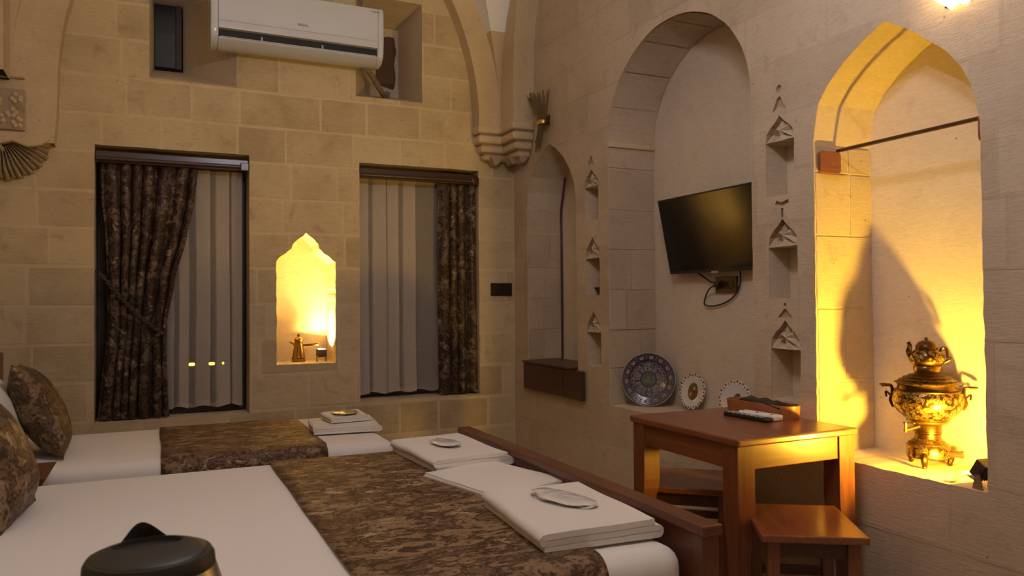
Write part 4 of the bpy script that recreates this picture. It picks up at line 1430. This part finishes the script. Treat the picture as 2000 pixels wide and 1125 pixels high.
# ================================================================== television
tv = thing('television', 'black flat television tilted down inside the big arched alcove', 'television', (2.838, 3.462, 1.641), rot=(R(11.5), 0, R(-90)))
HW, HH = .412, .229
MB().box(-HW, HW, 0, .028, -HH, HH).obj('casing', M['black'], tv, bev=.004)
MB().box(-HW*.6, HW*.6, .028, .055, -HH*.7, HH*.5).obj('back_hump', M['black'], tv, bev=.012)
for a, b, c_, d in ((-HW, HW, HH-.010, HH), (-HW, HW, -HH, -HH+.016), (-HW, -HW+.010, -HH+.016, HH-.01), (HW-.010, HW, -HH+.016, HH-.01)):
    MB().box(a, b, -.006, .001, c_, d).obj('bezel', M['black'], tv, bev=.002)
MB().box(-HW+.010, HW-.010, -.003, .0005, -HH+.016, HH-.010).obj('screen', M['screen'], tv)
MB().box(-.028, .028, -.008, .004, -HH-.006, -HH+.006).obj('logo_bar', M['grey_plastic'], tv, bev=.002)
MB().box(-.05, .05, .055, .075, -.08, .08).obj('mount_plate', M['lamp_body'], tv, bev=.003)
bk = thing('wall_mount', 'black steel bracket carrying the television in the alcove', 'bracket', (2.93, 3.462, 1.62))
MB().box(.008, .021, -.06, .06, -.10, .10).obj('wall_plate', M['lamp_body'], bk, bev=.002)
MB().box(-.016, .010, -.02, .02, -.03, .03).obj('arm', M['lamp_body'], bk, bev=.002)
so = thing('wall_socket', 'dark square wall socket under the television', 'socket', (2.95, 3.438, 1.296))
MB().box(-.014, .001, -.088, .090, 0, .094).obj('plate', M['plate_brown'], so, bev=.003)
for y in (-.04, .045):
    MB().lathe([(.028, 0), (.028, .004), (.024, .004), (.022, .0)], 18).xf(Matrix.Translation((-.0135, y, .047)) @ Matrix.Rotation(R(-90), 4, 'Y')).obj('outlet', M['plate_brown'], so)
MB().box(-.05, -.014, .03, .065, .034, .064).obj('plug', M['black'], so, bev=.005)
pc = MB().tube(catmull([(2.90, 3.66, 1.43), (2.915, 3.62, 1.40), (2.925, 3.58, 1.375), (2.925, 3.54, 1.358), (2.905, 3.47, 1.362), (2.895, 3.46, 1.345)], 6), .0048, 7).obj('power_cable', M['black'], None, smooth=True)
tag(pc, 'short black cable from the television to the socket', 'cable')
pc2 = MB().tube(catmull([(2.90, 3.485, 1.342), (2.91, 3.55, 1.32), (2.93, 3.605, 1.28), (2.935, 3.625, 1.235), (2.935, 3.575, 1.222), (2.935, 3.48, 1.232), (2.935, 3.38, 1.27), (2.93, 3.315, 1.34), (2.915, 3.295, 1.43)], 7), .0045, 7).obj('power_cable', M['black'], None, smooth=True)
tag(pc2, 'black cable hanging in a loop under the television', 'cable')

# ================================================================== plates on the alcove sill
def strokes(m, lst, r=.0013, z=.0, n=4, amp=1.0):
    for s in lst:
        m.tube(catmull([(p[0]*amp, p[1]*amp, z) for p in s], 5), r, n)
bp = thing('decorative_plate', 'large dark blue plate with white calligraphy leaning in the alcove', 'plate', (2.765, 3.960, .604), rot=(R(79), 0, R(-40)))
RB = .166
# plate lies in local XY with +Z as its face; its lower rim touches the sill
def disc(prof_, n=64): return MB().lathe(prof_, n, (0, RB))
disc([(.06, -.016), (.10, -.012), (RB, .0), (RB, .003), (RB-.004, .004), (.115, -.006), (.11, -.007), (.002, -.007)]).obj('dish', M['ceramic_blue'], bp, smooth=True)
MB().lathe([(RB-.005, .0036), (RB-.001, .0050), (RB+.0005, .003), (RB-.001, .001)], 64, (0, RB), cap=False).obj('white_rim', M['glaze_white'], bp, smooth=True)
MB().lathe([(.117, -.0052), (.118, -.0028), (.157, .0040), (.158, .0022)], 64, (0, RB), cap=False).obj('floral_border', M['ceramic_rim'], bp, smooth=True)
MB().lathe([(.0445, -.0068), (.0445, -.0052), (.001, -.0050)], 40, (0, RB), cap=False).obj('medallion', M['ceramic_green'], bp, smooth=True)
m1, m2, m3 = MB(), MB(), MB()
for k in range(14):
    a = k*2*math.pi/14+.1
    c = (.138*math.cos(a), RB+.138*math.sin(a))
    zz = .0006
    m1.lathe([(.0118, zz), (.0118, zz+.0012), (.001, zz+.0014)], 12, c)
    m2.lathe([(.0078, zz+.0010), (.0078, zz+.0022), (.001, zz+.0024)], 10, c)
    a2 = a+math.pi/14
    for rr in (.131, .146):
        c2 = (rr*math.cos(a2), RB+rr*math.sin(a2))
        m3.lathe([(.0055, -.001), (.0055, .0022 if rr < .14 else .0040), (.001, .0025 if rr < .14 else .0042)], 7, c2)
m1.obj('flower_petals', M['glaze_white'], bp)
m2.obj('flower_hearts', M['glaze_red'], bp)
m3.obj('leaf_dots', M['glaze_teal'], bp)
m = MB()
rn = random.Random(77)
def pol(r, a): return (r*math.cos(a), RB+r*math.sin(a))
NC = 15
for k in range(NC):
    a = k*2*math.pi/NC+.12
    w_ = 2*math.pi/NC
    st = []
    for q in range(2 if k % 3 else 3):                    # tall upright strokes
        aa = a+w_*(.12+.19*q)
        st.append([pol(.052, aa-.03), pol(.075, aa), pol(.098+.008*rn.random(), aa+.02*rn.uniform(-1, 1))])
    st.append([pol(.060, a+w_*.55), pol(.056, a+w_*.80), pol(.068, a+w_*.95), pol(.078, a+w_*.75), pol(.070, a+w_*.58)])
    st.append([pol(.103, a+w_*.1), pol(.110, a+w_*.45), pol(.106, a+w_*.85), pol(.093, a+w_*.95), pol(.088, a+w_*.7), pol(.095, a+w_*.55)])
    if k % 2:
        st.append([pol(.085, a+w_*.35), pol(.100, a+w_*.6), pol(.085, a+w_*.9), pol(.066, a+w_*1.1)])
    else:
        st.append([pol(.054, a+w_*.4), pol(.080, a+w_*.75), pol(.104, a+w_*1.15)])
    strokes(m, st, .0015, -.0052)
m.obj('calligraphy_ring', M['glaze_white'], bp, smooth=True)
m = MB()
g = .001
st = [[(.030, .020), (.033, .004), (.028, -.016), (.018, -.018)], [(.018, -.018), (.012, -.012), (.012, .010)], [(.012, -.014), (.004, -.018), (.001, -.010), (.001, .012)],
      [(.001, -.012), (-.008, -.018), (-.016, -.010), (-.012, -.001), (-.007, -.009), (-.018, -.018), (-.028, -.014), (-.028, -.004)], [(-.006, .016), (-.002, .012), (.003, .017)]]
strokes(m, [[(x, RB+y) for x, y in s] for s in st], .0014, -.0042)
m.obj('calligraphy_centre', M['glaze_green'], bp, smooth=True)

def ornate(label, loc, rot, rw, rh, style):
    t = thing('ornate_plate', label, 'plate', loc, rot=rot, group='small ornate plates')
    n = 72
    def el(f, z, sc=0.0):
        return [(rw*f*(1+sc*math.sin(18*2*math.pi*i/n))*math.cos(2*math.pi*i/n), rh+rh*f*(1+sc*math.sin(18*2*math.pi*i/n))*math.sin(2*math.pi*i/n), z) for i in range(n)]
    rings = [el(.55, -.010), el(.98, .0, .02), el(1.0, .002, .03), el(.96, .004, .02), el(.80, .001), el(.62, -.006), el(.05, -.006)]
    m = MB()
    for r_ in rings: m.v += r_
    for j in range(len(rings)-1):
        for i in range(n):
            a, b = j*n+i, j*n+(i+1) % n
            m.f.append((a, b, b+n, a+n))
    m.f += [tuple(range(n)), tuple(range((len(rings)-1)*n, len(rings)*n))]
    m.obj('dish', M['ceramic_white'], t, smooth=True)
    g_ = MB()
    rn = random.Random(len(label))
    for k in range(30):
        a = 2*math.pi*k/30
        f = .955 if k % 2 else .90
        g_.sphere((rw*f*math.cos(a), rh+rh*f*math.sin(a), .004), rw*(.068 if k % 2 else .05), 8, 5, .5)
    g_.obj('gilded_rim', M['rim_gold'], t, smooth=True)
    g3 = MB()
    for k in range(15):
        a = 2*math.pi*(k+.5)/15
        g3.sphere((rw*.99*math.cos(a), rh+rh*.99*math.sin(a), .004), rw*.035, 6, 4, .6)
    g3.obj('gilded_beads', M['gold'], t, smooth=True)
    def blob(nm, mat, pts, z=-.0052):
        MB().prism([(rw*p, rh+rh*q) for p, q in pts], lambda a, b, d: (a, b, d), -.0062, z).obj(nm, mat, t)
    if style == 0:
        blob('painted_ground', M['paint_olive'], [(.40*math.cos(q*.524), .50*math.sin(q*.524)) for q in range(12)])
        blob('painted_figure', M['paint_maroon'], [(-.12, -.30), (.30, -.34), (.32, .02), (.15, .12), (-.02, .0)], -.0046)
        blob('painted_figure', M['paint_ochre'], [(-.28, -.22), (-.08, -.32), (-.05, -.08), (-.2, -.02)], -.0042)
        blob('painted_figure', M['glaze_white'], [(.02, .08), (.16, .10), (.14, .26), (.04, .26)], -.0042)
    else:
        blob('painted_tree', M['paint_olive'], [(-.05, -.1), (.30, -.3), (.36, .1), (.25, .32), (.05, .30), (-.1, .12)])
        blob('painted_figure', M['paint_maroon'], [(-.34, -.42), (-.05, -.42), (-.08, -.08), (-.26, -.05)], -.0046)
        blob('painted_figure', M['glaze_white'], [(-.28, -.05), (-.12, -.06), (-.14, .08), (-.24, .08)], -.0042)
    return t
ornate('small white gilded plate showing a figure, beside the blue plate', (2.880, 3.700, .612), (R(78), 0, R(-80)), .098, .106, 0)
ornate('small white gilded plate showing a tree, behind the wooden tray', (2.880, 3.330, .612), (R(78), 0, R(-74)), .098, .102, 1)

# ================================================================== kettle on a cabinet close to the viewer
kc = thing('low_cabinet', 'dark wooden cabinet under the kettle close to the viewer', 'cabinet', (-.02, .975, 0))
MB().box(-.30, .30, -.20, .20, .04, .725).obj('body', M['wood_bed'], kc, bev=.004)
MB().box(-.32, .32, -.215, .215, .725, .75).obj('top', M['wood_bed'], kc, bev=.006)
for s in (-1, 1):
    d_ = MB().box(s*.148-.143, s*.148+.143, .20, .216, .06, .71).obj('door', M['wood_bed'], kc, bev=.003)
    MB().sphere((s*.03, .222, .42), .012, 10, 6).obj('knob', M['brass_dark'], d_, smooth=True)
kt = thing('kettle', 'steel electric kettle with black lid in the near foreground', 'kettle', (-.004, .985, .750), R(6))
MB().lathe([(.088, 0), (.092, .01), (.092, .022), (.086, .026)], 48).obj('base', M['black'], kt, smooth=True)
MB().lathe([(.085, .026), (.0895, .034), (.0900, .09), (.086, .14), (.0790, .180), (.0715, .204), (.0690, .208)], 56).obj('body', M['steel'], kt, smooth=True)
MB().lathe([(.0690, .2005), (.0705, .206), (.0698, .216), (.0660, .2225), (.0625, .2230)], 56).obj('collar', M['black_soft'], kt, smooth=True)
def lid_fn(u, v):
    a = 2*math.pi*u
    r = .0635*v
    x, y = r*math.cos(a), r*math.sin(a)
    z = .2215+.0105*(1-(r/.0635)**2)**.5 if v < 1 else .2205
    # elongated finger hollow
    q = (x/.037)**2+((y-.020)/.027)**2
    if q < 1: z -= .018*(1-q)**.25
    return (x, y, z)
kl = MB().grid(72, 40, lid_fn, cu=True).obj('lid', M['black_soft'], kt, smooth=True)
MB().tube([(-.033, .024, .2180), (-.015, .030, .2190), (.015, .030, .2190), (.033, .024, .2180)], .0028, 8).obj('finger_ridge', M['black_soft'], kl, smooth=True)
# spout, pointing away from the viewer
def spout_fn(u, v):
    t_ = lerp(-1, 1, u)
    z = lerp(.135, .232, v)
    w_ = lerp(.012, .036, v)
    out = lerp(.082, .100, v)
    k = .5+.5*math.cos(math.pi*t_)
    return (t_*w_*(1.0), lerp(.055, out, k), z+(-.014+.016*k**.8)*v)
MB().grid(15, 8, spout_fn).grid(15, 8, lambda u, v: Vector(spout_fn(u, v))-Vector((0, .003, 0))).obj('spout', M['black_soft'], kt, smooth=True)
MB().tube(catmull([(0, -.066, .200), (0, -.105, .196), (0, -.130, .165), (0, -.134, .10), (0, -.118, .045), (0, -.084, .032)], 6), .011, 10).obj('handle', M['black'], kt, smooth=True)
